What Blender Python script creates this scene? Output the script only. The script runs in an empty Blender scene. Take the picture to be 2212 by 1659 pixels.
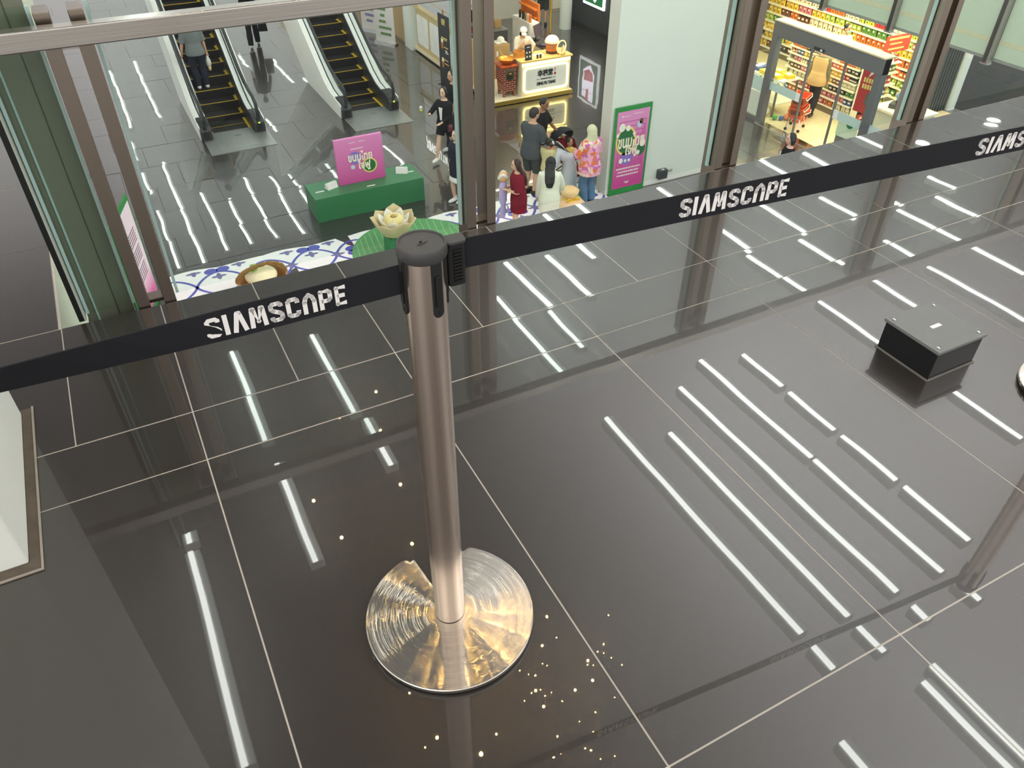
import bpy, bmesh, math, random
from mathutils import Vector, Matrix, Euler
S = bpy.context.scene
COL = S.collection
PI = math.pi
R = random.Random(7)

# ---------------------------------------------------------------- camera
cam = bpy.data.objects.new('camera', bpy.data.cameras.new('camera'))
COL.objects.link(cam)
cam.location = (0, 0, 1.45)
cam.rotation_euler = (0.87751446, -0.00554689, -0.47872638)
cam.data.sensor_width = 36
cam.data.lens = 27.2927
cam.data.clip_start = 0.02
cam.data.clip_end = 300
S.camera = cam
# ---------------------------------------------------------------- world, exposure
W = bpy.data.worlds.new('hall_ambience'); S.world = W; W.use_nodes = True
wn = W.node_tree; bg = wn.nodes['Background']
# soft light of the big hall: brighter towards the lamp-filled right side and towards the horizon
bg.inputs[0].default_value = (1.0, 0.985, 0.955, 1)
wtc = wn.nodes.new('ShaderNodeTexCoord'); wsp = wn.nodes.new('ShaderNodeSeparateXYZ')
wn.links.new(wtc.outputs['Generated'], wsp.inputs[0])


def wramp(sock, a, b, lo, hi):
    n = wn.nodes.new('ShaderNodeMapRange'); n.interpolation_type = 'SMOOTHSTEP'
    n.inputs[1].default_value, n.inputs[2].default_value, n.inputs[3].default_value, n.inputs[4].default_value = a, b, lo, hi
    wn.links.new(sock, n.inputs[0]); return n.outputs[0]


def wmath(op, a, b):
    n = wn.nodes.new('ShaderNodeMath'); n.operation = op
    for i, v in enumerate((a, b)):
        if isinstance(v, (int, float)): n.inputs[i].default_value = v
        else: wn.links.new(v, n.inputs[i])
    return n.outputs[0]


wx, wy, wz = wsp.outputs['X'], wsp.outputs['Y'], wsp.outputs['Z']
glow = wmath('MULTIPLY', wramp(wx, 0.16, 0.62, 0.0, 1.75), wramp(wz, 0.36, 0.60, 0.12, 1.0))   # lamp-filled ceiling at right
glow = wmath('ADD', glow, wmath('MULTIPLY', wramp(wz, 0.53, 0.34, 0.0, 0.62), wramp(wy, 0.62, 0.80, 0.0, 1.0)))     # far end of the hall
glow = wmath('ADD', glow, wramp(wy, -0.05, -0.5, 0.0, 0.95))                                   # added fill from behind the camera, lifts pillar, rail and pole
glow = wmath('ADD', glow, wramp(wx, -0.2, -0.7, 0.0, 1.2))                                     # added fill from the left, lifts frosted panels and cladding
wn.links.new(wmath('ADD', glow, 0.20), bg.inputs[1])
S.view_settings.view_transform = 'Standard'; S.view_settings.look = 'None'
S.view_settings.gamma = 1; S.view_settings.use_curve_mapping = False
S.view_settings.exposure = 0.0
S.cycles.max_bounces = 8; S.cycles.transparent_max_bounces = 24
S.cycles.diffuse_bounces = 3; S.cycles.glossy_bounces = 4
S.cycles.sample_clamp_indirect = 4; S.cycles.denoising_input_passes = 'RGB_ALBEDO'
LAMP = 15.0      # radiance of the linear ceiling lamps


def area_lamp(name, loc, size, power, col, rot=(0, 0, 0)):
    l = bpy.data.lights.new(name, 'AREA'); l.shape = 'RECTANGLE'
    l.size, l.size_y = size; l.energy = power; l.color = col
    o = bpy.data.objects.new(name, l); COL.objects.link(o)
    o.location = loc; o.rotation_euler = rot
    return o


area_lamp('shop_ceiling_lamp', (16.7, 14.5, -2.95), (4.2, 6.5), 430, (1.0, 0.87, 0.60))
area_lamp('stall_ceiling_lamp', (10.6, 19.3, -3.0), (2.0, 2.2), 210, (1.0, 0.84, 0.58))

# ---------------------------------------------------------------- materials
MATS = {}


def srgb(c):
    f = lambda v: v / 12.92 if v <= 0.04045 else ((v + 0.055) / 1.055) ** 2.4
    return tuple(f(v / 255.0) for v in c)


def mat(name, rgb=(128, 128, 128), rough=0.5, metal=0.0, spec=0.5, emit=0.0, emit_rgb=None, noise=0.08,
        nscale=14.0, bump=0.0, coat=0.0, aniso=0.0):
    if name in MATS:
        return MATS[name]
    m = bpy.data.materials.new(name); m.use_nodes = True
    nt = m.node_tree; b = nt.nodes['Principled BSDF']
    c = srgb(rgb)
    b.inputs['Base Color'].default_value = (*c, 1)
    b.inputs['Roughness'].default_value = rough
    b.inputs['Metallic'].default_value = metal
    b.inputs['Specular IOR Level'].default_value = spec
    b.inputs['Coat Weight'].default_value = coat
    b.inputs['Anisotropic'].default_value = aniso
    if emit:
        b.inputs['Emission Color'].default_value = (*srgb(emit_rgb or rgb), 1)
        b.inputs['Emission Strength'].default_value = emit
    if noise or bump:
        tc = nt.nodes.new('ShaderNodeTexCoord')
        n = nt.nodes.new('ShaderNodeTexNoise'); n.inputs['Scale'].default_value = nscale
        n.inputs['Detail'].default_value = 4
        nt.links.new(tc.outputs['Object'], n.inputs['Vector'])
        if noise:
            mx = nt.nodes.new('ShaderNodeMix'); mx.data_type = 'RGBA'
            mx.inputs[6].default_value = (*[max(0, v * (1 - noise)) for v in c], 1)
            mx.inputs[7].default_value = (*[min(1, v * (1 + noise)) for v in c], 1)
            nt.links.new(n.outputs['Fac'], mx.inputs[0])
            nt.links.new(mx.outputs[2], b.inputs['Base Color'])
        if bump:
            bp = nt.nodes.new('ShaderNodeBump'); bp.inputs['Strength'].default_value = bump
            bp.inputs['Distance'].default_value = 0.01
            nt.links.new(n.outputs['Fac'], bp.inputs['Height'])
            nt.links.new(bp.outputs['Normal'], b.inputs['Normal'])
    MATS[name] = m
    return m


def polished_floor(name, rgb, wave, wscale, var=0.25):
    m = bpy.data.materials.new(name); m.use_nodes = True
    nt = m.node_tree; b = nt.nodes['Principled BSDF']
    b.inputs['Roughness'].default_value = 0.26
    b.inputs['Specular IOR Level'].default_value = 0.55
    b.inputs['Coat Weight'].default_value = 0.9
    b.inputs['Coat Roughness'].default_value = 0.015
    b.inputs['Coat IOR'].default_value = 1.55
    g = nt.nodes.new('ShaderNodeNewGeometry')
    n = nt.nodes.new('ShaderNodeTexNoise'); n.inputs['Scale'].default_value = 1.6; n.inputs['Detail'].default_value = 6
    nt.links.new(g.outputs['Position'], n.inputs['Vector'])
    c = srgb(rgb)
    mx = nt.nodes.new('ShaderNodeMix'); mx.data_type = 'RGBA'
    mx.inputs[6].default_value = (*[v * (1 - var) for v in c], 1)
    mx.inputs[7].default_value = (*[v * (1 + var) for v in c], 1)
    nt.links.new(n.outputs['Fac'], mx.inputs[0]); nt.links.new(mx.outputs[2], b.inputs['Base Color'])
    w = nt.nodes.new('ShaderNodeTexNoise'); w.inputs['Scale'].default_value = wscale; w.inputs['Detail'].default_value = 1
    nt.links.new(g.outputs['Position'], w.inputs['Vector'])
    bp = nt.nodes.new('ShaderNodeBump'); bp.inputs['Strength'].default_value = 1; bp.inputs['Distance'].default_value = wave
    nt.links.new(w.outputs['Fac'], bp.inputs['Height'])
    nt.links.new(bp.outputs['Normal'], b.inputs['Coat Normal'])
    nt.links.new(bp.outputs['Normal'], b.inputs['Normal'])
    MATS[name] = m
    return m


def thin_glass(name, tint=(0.93, 0.97, 0.95), refl=0.9):
    m = bpy.data.materials.new(name); m.use_nodes = True
    nt = m.node_tree; nt.nodes.remove(nt.nodes['Principled BSDF'])
    out = nt.nodes['Material Output']
    t = nt.nodes.new('ShaderNodeBsdfTransparent'); t.inputs[0].default_value = (*tint, 1)
    g = nt.nodes.new('ShaderNodeBsdfGlossy'); g.inputs['Roughness'].default_value = 0.02
    g.inputs[0].default_value = (refl, refl, refl, 1)
    f = nt.nodes.new('ShaderNodeFresnel'); f.inputs[0].default_value = 1.35
    mx = nt.nodes.new('ShaderNodeMixShader')
    gm = nt.nodes.new('ShaderNodeNewGeometry'); pk = nt.nodes.new('ShaderNodeMix')     # only the outer face mirrors
    nt.links.new(gm.outputs['Backfacing'], pk.inputs[0]); nt.links.new(f.outputs[0], pk.inputs[2]); pk.inputs[3].default_value = 0.0
    nt.links.new(pk.outputs[0], mx.inputs[0]); nt.links.new(t.outputs[0], mx.inputs[1]); nt.links.new(g.outputs[0], mx.inputs[2])
    nt.links.new(mx.outputs[0], out.inputs[0])
    MATS[name] = m
    return m


def brushed_radial(name, rgb, rough, aniso, axis='Z', rot=0.0):
    m = mat(name, rgb, rough, 1.0, noise=0.05, nscale=60, aniso=aniso)
    nt = m.node_tree; b = nt.nodes['Principled BSDF']
    t = nt.nodes.new('ShaderNodeTangent'); t.direction_type = 'RADIAL'; t.axis = axis
    nt.links.new(t.outputs[0], b.inputs['Tangent'])
    b.inputs['Anisotropic Rotation'].default_value = rot
    return m


def stretched_steel(name, rgb, rough, scale):
    """brushed steel: fine streaks of roughness and tint along one axis"""
    m = mat(name, rgb, rough, 1.0, noise=0)
    nt = m.node_tree; b = nt.nodes['Principled BSDF']
    tc = nt.nodes.new('ShaderNodeTexCoord'); mp = nt.nodes.new('ShaderNodeMapping')
    mp.inputs['Scale'].default_value = scale
    n = nt.nodes.new('ShaderNodeTexNoise'); n.inputs['Scale'].default_value = 1; n.inputs['Detail'].default_value = 3
    nt.links.new(tc.outputs['Object'], mp.inputs[0]); nt.links.new(mp.outputs[0], n.inputs[0])
    bp = nt.nodes.new('ShaderNodeBump'); bp.inputs['Strength'].default_value = 0.10; bp.inputs['Distance'].default_value = 0.002
    nt.links.new(n.outputs['Fac'], bp.inputs['Height']); nt.links.new(bp.outputs['Normal'], b.inputs['Normal'])
    return m


# ---------------------------------------------------------------- mesh builder
class MB:
    def __init__(s):
        s.v = []; s.f = []; s.mi = []; s.k = 0

    def add(s, vs, fs, k=None):
        o = len(s.v); s.v += [tuple(v) for v in vs]
        s.f += [tuple(i + o for i in f) for f in fs]
        s.mi += [s.k if k is None else k] * len(fs)
        return s

    def box(s, x0, x1, y0, y1, z0, z1, k=None):
        return s.hexa([(x0, y0, z0), (x1, y0, z0), (x1, y1, z0), (x0, y1, z0), (x0, y0, z1), (x1, y0, z1), (x1, y1, z1), (x0, y1, z1)], k)

    def hexa(s, p, k=None):
        return s.add(p, [(3, 2, 1, 0), (4, 5, 6, 7), (0, 1, 5, 4), (1, 2, 6, 5), (2, 3, 7, 6), (3, 0, 4, 7)], k)

    def rbox(s, x0, x1, y0, y1, z0, z1, r=0.02, n=4, k=None):
        """box whose upright corners are rounded"""
        P = []
        for cx, cy, a in ((x1 - r, y1 - r, 0), (x0 + r, y1 - r, 90), (x0 + r, y0 + r, 180), (x1 - r, y0 + r, 270)):
            for i in range(n + 1):
                t = math.radians(a + 90 * i / n); P.append((cx + r * math.cos(t), cy + r * math.sin(t)))
        return s.prism(P, z0, z1, k)

    def prism(s, P, z0, z1, k=None):
        n = len(P)
        vs = [(x, y, z0) for x, y in P] + [(x, y, z1) for x, y in P]
        fs = [tuple(range(n - 1, -1, -1)), tuple(range(n, 2 * n))] + [(i, (i + 1) % n, n + (i + 1) % n, n + i) for i in range(n)]
        return s.add(vs, fs, k)

    def prism_on(s, P, o, u, v, d, k=None):
        """polygon P in the plane o + a*u + b*v, extruded by the vector d"""
        o, u, v, d = Vector(o), Vector(u), Vector(v), Vector(d)
        n = len(P); a = [o + u * x + v * y for x, y in P]
        return s.add(a + [q + d for q in a], [tuple(range(n - 1, -1, -1)), tuple(range(n, 2 * n))] + [(i, (i + 1) % n, n + (i + 1) % n, n + i) for i in range(n)], k)

    def rings(s, L, k=None, cap=True, closed=False):
        n = len(L[0]); vs = [v for r in L for v in r]; fs = []
        m = len(L)
        for j in range(m if closed else m - 1):
            a, b = j * n, ((j + 1) % m) * n
            fs += [(a + i, a + (i + 1) % n, b + (i + 1) % n, b + i) for i in range(n)]
        if cap and not closed:
            fs += [tuple(range(n - 1, -1, -1)), tuple((m - 1) * n + i for i in range(n))]
        return s.add(vs, fs, k)

    def lathe(s, prof, n=24, c=(0, 0, 0), k=None, cap=True):
        L = [[(c[0] + r * math.cos(2 * PI * i / n), c[1] + r * math.sin(2 * PI * i / n), c[2] + z) for i in range(n)] for r, z in prof]
        return s.rings(L, k, cap)

    def tube(s, pts, rad, n=8, k=None, closed=False, flat=1.0):
        pts = [Vector(p) for p in pts]; m = len(pts)
        if not hasattr(rad, '__len__'): rad = [rad] * m
        L = []; u = None
        for i, p in enumerate(pts):
            if closed: d = pts[(i + 1) % m] - pts[i - 1]
            else: d = pts[min(i + 1, m - 1)] - pts[max(i - 1, 0)]
            d = d.normalized() if d.length > 1e-9 else Vector((0, 0, 1))
            if u is None:
                u = d.orthogonal().normalized() if abs(d.z) > 0.9 else d.cross(Vector((0, 0, 1))).normalized()
            u = (u - d * u.dot(d))
            u = u.normalized() if u.length > 1e-6 else d.orthogonal().normalized()
            w = d.cross(u)
            L.append([p + (u * math.cos(2 * PI * j / n) + w * math.sin(2 * PI * j / n) * flat) * rad[i] for j in range(n)])
        return s.rings(L, k, True, closed)

    def cyl(s, a, b, r, n=16, k=None):
        return s.tube([a, b], r, n, k)

    def ell(s, c, r, nu=16, nv=10, k=None, M=None):
        L = []
        for j in range(nv + 1):
            t = -PI / 2 + PI * j / nv; cr = max(math.cos(t), 0.02)
            ring = []
            for i in range(nu):
                a = 2 * PI * i / nu
                q = Vector((r[0] * cr * math.cos(a), r[1] * cr * math.sin(a), r[2] * math.sin(t)))
                if M: q = M @ q
                ring.append(tuple(q + Vector(c)))
            L.append(ring)
        return s.rings(L, k)

    def quad(s, a, b, c, d, k=None):
        return s.add([a, b, c, d], [(0, 1, 2, 3)], k)

    def ribbon(s, pts, w, z0, z1, k=None):
        """flat stroke of width w along 2-D points, between heights z0 and z1"""
        n = len(pts); Lp = []; Rp = []
        for i in range(n):
            a = Vector(pts[max(i - 1, 0)]); b = Vector(pts[min(i + 1, n - 1)]); d = (b - a).normalized()
            q = Vector(pts[i]); m = Vector((-d.y, d.x)) * w / 2
            Lp.append(q + m); Rp.append(q - m)
        for i in range(n - 1):
            s.hexa([(*Rp[i], z0), (*Rp[i + 1], z0), (*Lp[i + 1], z0), (*Lp[i], z0), (*Rp[i], z1), (*Rp[i + 1], z1), (*Lp[i + 1], z1), (*Lp[i], z1)], k)
        return s

    def xf(s, M):
        s.v = [tuple(M @ Vector(v)) for v in s.v]; return s

    def mesh(s, name, ms, smooth=False):
        me = bpy.data.meshes.new(name); me.from_pydata(s.v, [], s.f)
        for m in (ms if isinstance(ms, (list, tuple)) else [ms]): me.materials.append(m)
        for p, k in zip(me.polygons, s.mi): p.material_index = k; p.use_smooth = bool(smooth)
        me.validate(); me.update()
        return me

    def build(s, name, ms, parent=None, smooth=False, bevel=0.0, label=None):
        o = bpy.data.objects.new(name, s.mesh(name, ms, smooth)); COL.objects.link(o)
        if bevel:
            b = o.modifiers.new('bevel', 'BEVEL'); b.width = bevel; b.segments = 2; b.limit_method = 'ANGLE'; b.angle_limit = math.radians(35)
        if smooth and smooth != 'all':
            auto_smooth(o.data)
        if parent: o.parent = parent
        if label: o['label'] = label
        return o


def auto_smooth(me, deg=38):
    bm = bmesh.new(); bm.from_mesh(me)
    for e in bm.edges:
        e.smooth = not (len(e.link_faces) == 2 and e.calc_face_angle(0) > math.radians(deg))
    bm.to_mesh(me); bm.free()


def tag(o, label, cat, group=None):
    o['label'] = label; o['category'] = cat
    if group: o['group'] = group
    return o


def thing(name, label, cat, loc=(0, 0, 0), rz=0.0, group=None):
    o = bpy.data.objects.new(name, None); COL.objects.link(o)
    o.location = loc; o.rotation_euler = (0, 0, rz); o.empty_display_size = 0.1
    return tag(o, label, cat, group)


def struct(o):
    o['kind'] = 'structure'; return o


def copy_thing(src, loc, rz=None, label=None, group=None):
    r = src.copy(); COL.objects.link(r); r.location = loc
    if rz is not None: r.rotation_euler = (0, 0, rz)
    if label: r['label'] = label
    if group: r['group'] = group
    for ch in list(src.children):
        c = ch.copy(); COL.objects.link(c); c.parent = r
        for g in list(ch.children):
            d = g.copy(); COL.objects.link(d); d.parent = c
    return r


def text_mesh(body, size, depth=0.003, bold=0.0, align='CENTER', space=1.0):
    cu = bpy.data.curves.new('lettering', 'FONT'); cu.body = body; cu.size = size; cu.extrude = depth
    cu.align_x = align; cu.align_y = 'CENTER'; cu.offset = bold; cu.space_character = space
    cu.resolution_u = 3
    o = bpy.data.objects.new('lettering', cu); COL.objects.link(o)
    dg = bpy.context.evaluated_depsgraph_get()
    me = bpy.data.meshes.new_from_object(o.evaluated_get(dg))
    bpy.data.objects.remove(o); bpy.data.curves.remove(cu)
    return me


def lettering(body, size, M, m, parent, name='lettering', depth=0.003, bold=0.0, fit=None, space=1.0, label=None):
    """text as a flat raised mesh; M maps the text plane into the parent's space; fit = (width, height)"""
    me = text_mesh(body, size, depth, bold, space=space)
    if fit and len(me.vertices):
        xs = [v.co.x for v in me.vertices]; ys = [v.co.y for v in me.vertices]
        sx = fit[0] / max(max(xs) - min(xs), 1e-6); sy = (fit[1] / max(max(ys) - min(ys), 1e-6)) if fit[1] else sx
        cx, cy = (max(xs) + min(xs)) / 2, (max(ys) + min(ys)) / 2
        for v in me.vertices: v.co.x = (v.co.x - cx) * sx; v.co.y = (v.co.y - cy) * sy
    me.transform(M); me.materials.clear(); me.materials.append(m)
    for p in me.polygons: p.material_index = 0
    o = bpy.data.objects.new(name, me); COL.objects.link(o)
    if parent: o.parent = parent
    if label: o['label'] = label
    return o


def frame(o, x, y):
    """matrix whose columns are x, y and their normal, with origin o"""
    x, y = Vector(x).normalized(), Vector(y).normalized(); z = x.cross(y)
    return Matrix(((x.x, y.x, z.x, o[0]), (x.y, y.y, z.y, o[1]), (x.z, y.z, z.z, o[2]), (0, 0, 0, 1)))


STEEL = stretched_steel('brushed_steel', (196, 190, 182), 0.24, (3, 160, 160))
STEEL_V = stretched_steel('brushed_steel_upright', (170, 158, 148), 0.22, (140, 140, 2))
BLACK = mat('black_plastic', (22, 22, 23), 0.42)
DARK = mat('charcoal_metal', (74, 77, 80), 0.45, 0.3)
WHITE = mat('white_plaster', (232, 234, 228), 0.7, noise=0.02)
CHROME = mat('chrome', (205, 205, 205), 0.12, 1.0, noise=0)
LEDW = mat('white_led', (255, 255, 255), 0.5, emit=LAMP, emit_rgb=(250, 255, 250), noise=0)
LEDC = mat('cove_glow', (255, 255, 255), 0.5, emit=1.5, emit_rgb=(245, 255, 250), noise=0)
GLASS = thin_glass('balustrade_glass')
GEDGE = mat('glass_edge', (176, 206, 200), 0.15, spec=0.8, noise=0.1)
FLOOR = polished_floor('polished_dark_tile', (46, 40, 36), 0.00035, 3.0)
FLOOR2 = polished_floor('polished_dark_tile_below', (56, 53, 51), 0.0026, 1.0)
GROUT = mat('pale_grout', (190, 182, 170), 0.8)

# ================================================================ UPPER LEVEL: structure
GX0, GU = -0.3385, 0.29977
YA, YB, YC, YW = 1.8426, 1.6331, 0.4382, 2.44


def tiles(mb, xs, y0, y1, rnd, g=0.0019, amp=0.0007):
    for a, b in zip(xs[:-1], xs[1:]):
        t = [rnd.uniform(-amp, amp) for _ in range(4)]
        x0, x1, v0, v1 = a + g, b - g, y0 + g, y1 - g
        nx = max(1, int((x1 - x0) / 0.3)); ny = max(1, int((v1 - v0) / 0.3))
        vs = []; fs = []
        for j in range(ny + 1):
            for i in range(nx + 1):
                s, w = i / nx, j / ny
                z = (t[0] * (1 - s) + t[1] * s) * (1 - w) + (t[2] * (1 - s) + t[3] * s) * w
                vs.append((x0 + (x1 - x0) * s, v0 + (v1 - v0) * w, z))
        for j in range(ny):
            for i in range(nx):
                q = j * (nx + 1) + i; fs.append((q, q + 1, q + nx + 2, q + nx + 1))
        mb.add(vs, fs, 0)


fl = MB(); fr = random.Random(3)
odd = [GX0 + GU * k for k in range(-19, 40, 2)]
allk = [GX0 + GU * k for k in range(-18, 40)]
for y0, y1 in ((YB, YA), (YC, YB), (-0.757, YC), (-1.95, -0.757), (-3.15, -1.95), (-4.35, -3.15)):
    tiles(fl, odd, y0, y1, fr)
tiles(fl, allk, YA, YW, fr)
for j in range(40):
    y = YW + 0.59 * j
    tiles(fl, [-7.55, -6.35, -5.15, -3.95, -2.75, -1.55, -0.345], y, y + 0.59, fr)
fl.quad((-8, -5, -0.0009), (12, -5, -0.0009), (12, YW, -0.0009), (-8, YW, -0.0009), 1)
fl.quad((-8, YW, -0.0009), (-0.338, YW, -0.0009), (-0.338, 26, -0.0009), (-8, 26, -0.0009), 1)
o = struct(fl.build('floor', [FLOOR, GROUT]))
for p in o.data.polygons: p.use_smooth = p.material_index == 0
SLAB = mat('slab_edge', (120, 120, 114), 0.8)
sl = MB(); sl.box(-8, 12, -5, 2.443, -0.5, -0.004); sl.box(-8, -0.362, 2.443, 26, -0.5, -0.004)
struct(sl.build('trim_1', SLAB))

# lower hall floor with staggered large tiles
FLY = -6.0
l2 = MB(); fr = random.Random(5)
l2.quad((-14, 1.5, FLY - 0.003), (34, 1.5, FLY - 0.003), (34, 48, FLY - 0.003), (-14, 48, FLY - 0.003), 1)
for j in range(38):
    y = 1.6 + 1.2 * j; off = 0.6 * (j % 2)
    tiles(l2, [-14 + off + 1.2 * i - (1.2 if off else 0) for i in range(40)], y, y + 1.2, fr, 0.004, 0.003) if j < 38 else None
for i, v in enumerate(l2.v): l2.v[i] = (v[0], v[1], v[2] + (FLY if v[2] > -1 else 0))
GROUT2 = mat('dark_grout', (58, 56, 54), 0.6)
o = struct(l2.build('floor_lower', [FLOOR2, GROUT2]))
for p in o.data.polygons: p.use_smooth = p.material_index == 0

# side wall of the void on the left
OLIVE = mat('pale_void_wall', (196, 208, 186), 0.6, nscale=5)
wl = MB(); wl.box(-0.361, -0.346, 2.444, 26, -0.5, -0.003); 
struct(wl.build('wall_left', OLIVE))

# white square column at the left with its dirty recess frame in the floor
COLM = mat('column_paint', (226, 228, 219), 0.6, noise=0.04, nscale=4)
struct(MB().box(-1.4, -0.462, 1.478, 2.045, 0, 3.6).build('wall_column', COLM, bevel=0.004))
FR = mat('dusty_recess', (88, 78, 66), 0.9, noise=0.3, nscale=30); FRE = mat('recess_edge', (150, 142, 130), 0.6, noise=0.3)
t = MB()
t.box(-0.461, -0.437, 1.447, 2.062, 0.0012, 0.003, 0); t.box(-1.4, -0.461, 1.447, 1.477, 0.0012, 0.003, 0); t.box(-1.4, -0.461, 2.046, 2.062, 0.0012, 0.003, 0)
t.box(-0.437, -0.432, 1.442, 2.066, 0.0012, 0.005, 1); t.box(-1.4, -0.437, 1.442, 1.447, 0.0012, 0.005, 1)
struct(t.build('trim_2', [FR, FRE]))

# ---------------------------------------------------------------- glass balustrade
PX = [-0.045 + 1.193 * k for k in range(6)]
POST = stretched_steel('bronze_steel_post', (152, 140, 128), 0.30, (120, 120, 3))
LBL = ['leftmost twin-bar steel balustrade post, nearest the olive panel',
       'twin-bar steel balustrade post straight behind the belt stanchion',
       'twin-bar steel balustrade post in front of the white pillar edge',
       'twin-bar steel balustrade post beside the grocery shop view on the right', '', '']
for k, x in enumerate(PX):
    if k > 4: break
    t = thing('balustrade_post', LBL[k] or 'twin-bar steel balustrade post beyond the right edge of the view', 'post', (x, 2.486, 0), 0, 'posts of the glass balustrade')
    MB().box(-0.060, -0.022, -0.04, 0.05, -0.22, 0.905).build('bar', POST, t, bevel=0.002)
    MB().box(0.022, 0.060, -0.04, 0.05, -0.22, 0.905).build('bar', POST, t, bevel=0.002)
    pl = MB().box(-0.022, 0.022, 0.0, 0.012, 0.80, 0.83).build('tie_plate', STEEL, t)
    MB().box(-0.022, 0.022, -0.02, 0.03, 0.0, 0.012).build('foot_plate', POST, t)
    MB().box(-0.015, 0.015, -0.07, -0.028, 0.845, 0.865).build('rail_bracket', STEEL, t)
for k in range(-1, 4):
    x0 = PX[k] + 0.062 if k >= 0 else -0.262
    x1 = PX[k + 1] - 0.062
    names = ['short glass pane left of the leftmost post over the olive panel', 'clear glass pane in front of the escalators', 'clear glass pane in front of the drink stall and white pillar',
             'clear glass pane in front of the grocery shop', 'clear glass pane at the right over the fluted dark wall']
    t = thing('glass_pane', names[k + 1], 'glass pane', ((x0 + x1) / 2, 2.492, 0), 0, 'panes of the balustrade')
    h = (x1 - x0) / 2
    MB().box(-h + 0.012, h - 0.012, -0.006, 0.006, 0.004, 0.915).build('pane', GLASS, t)
    MB().box(-h + 0.003, -h + 0.012, -0.007, 0.007, 0.004, 0.915).build('glass_edge', GEDGE, t)
    MB().box(h - 0.012, h - 0.003, -0.007, 0.007, 0.004, 0.915).build('glass_edge', GEDGE, t)
t = MB().box(-0.62, 6.0, 2.365, 2.415, 0.835, 0.885).build('handrail', STEEL, bevel=0.004)
tag(t, 'square brushed steel handrail running along the glass balustrade', 'handrail')
# olive panel standing behind the leftmost pane
OP = mat('olive_film', (122, 126, 108), 0.22, noise=0.12, nscale=3, spec=0.6)
t = thing('partition_panel', 'dark olive glossy panel between the black edge strip and the leftmost post', 'partition', (-0.262, 2.515, -0.35))
MB().box(0, 0.142, 0.004, 0.022, 0, 1.5).build('panel', OP, t)
MB().box(0.028, 0.034, 0.0, 0.004, 0, 1.5).build('joint', GEDGE, t)
MB().box(0.094, 0.0955, 0.001, 0.004, 0, 1.5).build('seam', mat('seam', (58, 60, 50), 0.6), t)
MB().box(-0.022, -0.006, -0.062, 0.0, 0.35, 1.5).build('edge_strip', mat('black_gasket', (14, 18, 17), 0.4), t)
MB().box(-0.006, 0.0, -0.062, 0.0, 0.35, 1.5).build('edge_trim', mat('pale_trim', (176, 186, 174), 0.4), t)

# ---------------------------------------------------------------- ceiling lamps of both halls, seen as reflections in the floors, plus added unseen fill lamps
HC = 3.0; KX = (HC + 1.45) / 4.15


def linear_lamp(x, y0, y1, z, label, group, w=0.045, wide=0.10):
    t = thing('linear_lamp', label, 'ceiling lamp', (x, (y0 + y1) / 2, z), 0, group)
    h = (y1 - y0) / 2
    MB().box(-wide / 2, wide / 2 + 0.02, -h, h, 0.012, 0.09).build('housing', WHITE, t)
    MB().box(-w / 2, w / 2, -h, h, 0.0, 0.012).build('diffuser', LEDW, t)
    MB().box(w / 2, wide / 2 + 0.02, -h, h, 0.008, 0.012).build('cove_strip', LEDC, t)


UP = [(-0.37, 2.27, 3.85), (-0.36, 3.93, 4.25), (2.8, 1.54, 3.72), (3.15, 1.5, 3.35), (3.56, 1.48, 3.75), (3.94, 1.45, 2.6), (3.94, 2.63, 3.97),
      (4.32, 3.37, 3.86), (4.32, 2.78, 3.28), (4.32, 2.17, 2.7), (4.33, 1.55, 2.1), (5.53, 3.41, 4.18), (5.55, 2.04, 2.68), (5.55, 2.70, 3.36), (7.03, 3.08, 4.17),
      (6.3, 3.70, 4.32), (0.33, 4.7, 5.95), (0.34, 3.4, 4.4), (1.04, 4.69, 5.89), (1.09, 4.0, 4.57), (2.79, 5.24, 5.68), (3.13, 4.62, 5.22), (2.78, 4.33, 5.26),
      (3.33, -1.2, 1.03), (3.20, -1.2, 0.98), (2.52, -1.2, 0.94), (2.8, 1.28, 1.44), (3.15, 1.22, 1.42), (3.57, 1.25, 1.36), (3.96, 1.2, 1.36)]
for x, a, b in UP:
    linear_lamp(x * KX, a * KX, b * KX, HC, 'white linear ceiling lamp mirrored as a streak in the dark upper floor', 'linear lamps over the upper floor', 0.035, 0.085)
for x, a, b in ((5.95, 4.61, 5.62), (6.02, 5.66, 7.43), (6.72, 4.92, 5.62), (6.87, 5.68, 7.07), (7.57, 4.65, 5.12), (7.63, 5.64, 6.22), (7.72, 6.78, 7.46), (8.33, 3.88, 5.60), (8.46, 5.65, 5.80), (8.55, 6.73, 7.46),
                (9.04, 5.0, 5.62), (9.43, 5.64, 6.07), (9.60, 6.99, 7.51), (4.34, 6.3, 7.43), (4.80, 7.06, 7.51), (3.40, 5.64, 6.68), (3.89, 5.64, 6.59)):
    linear_lamp(x, a, b, HC, 'white linear ceiling lamp mirrored as a streak in the floor row by the glass', 'linear lamps near the glass', 0.05, 0.10)
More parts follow.
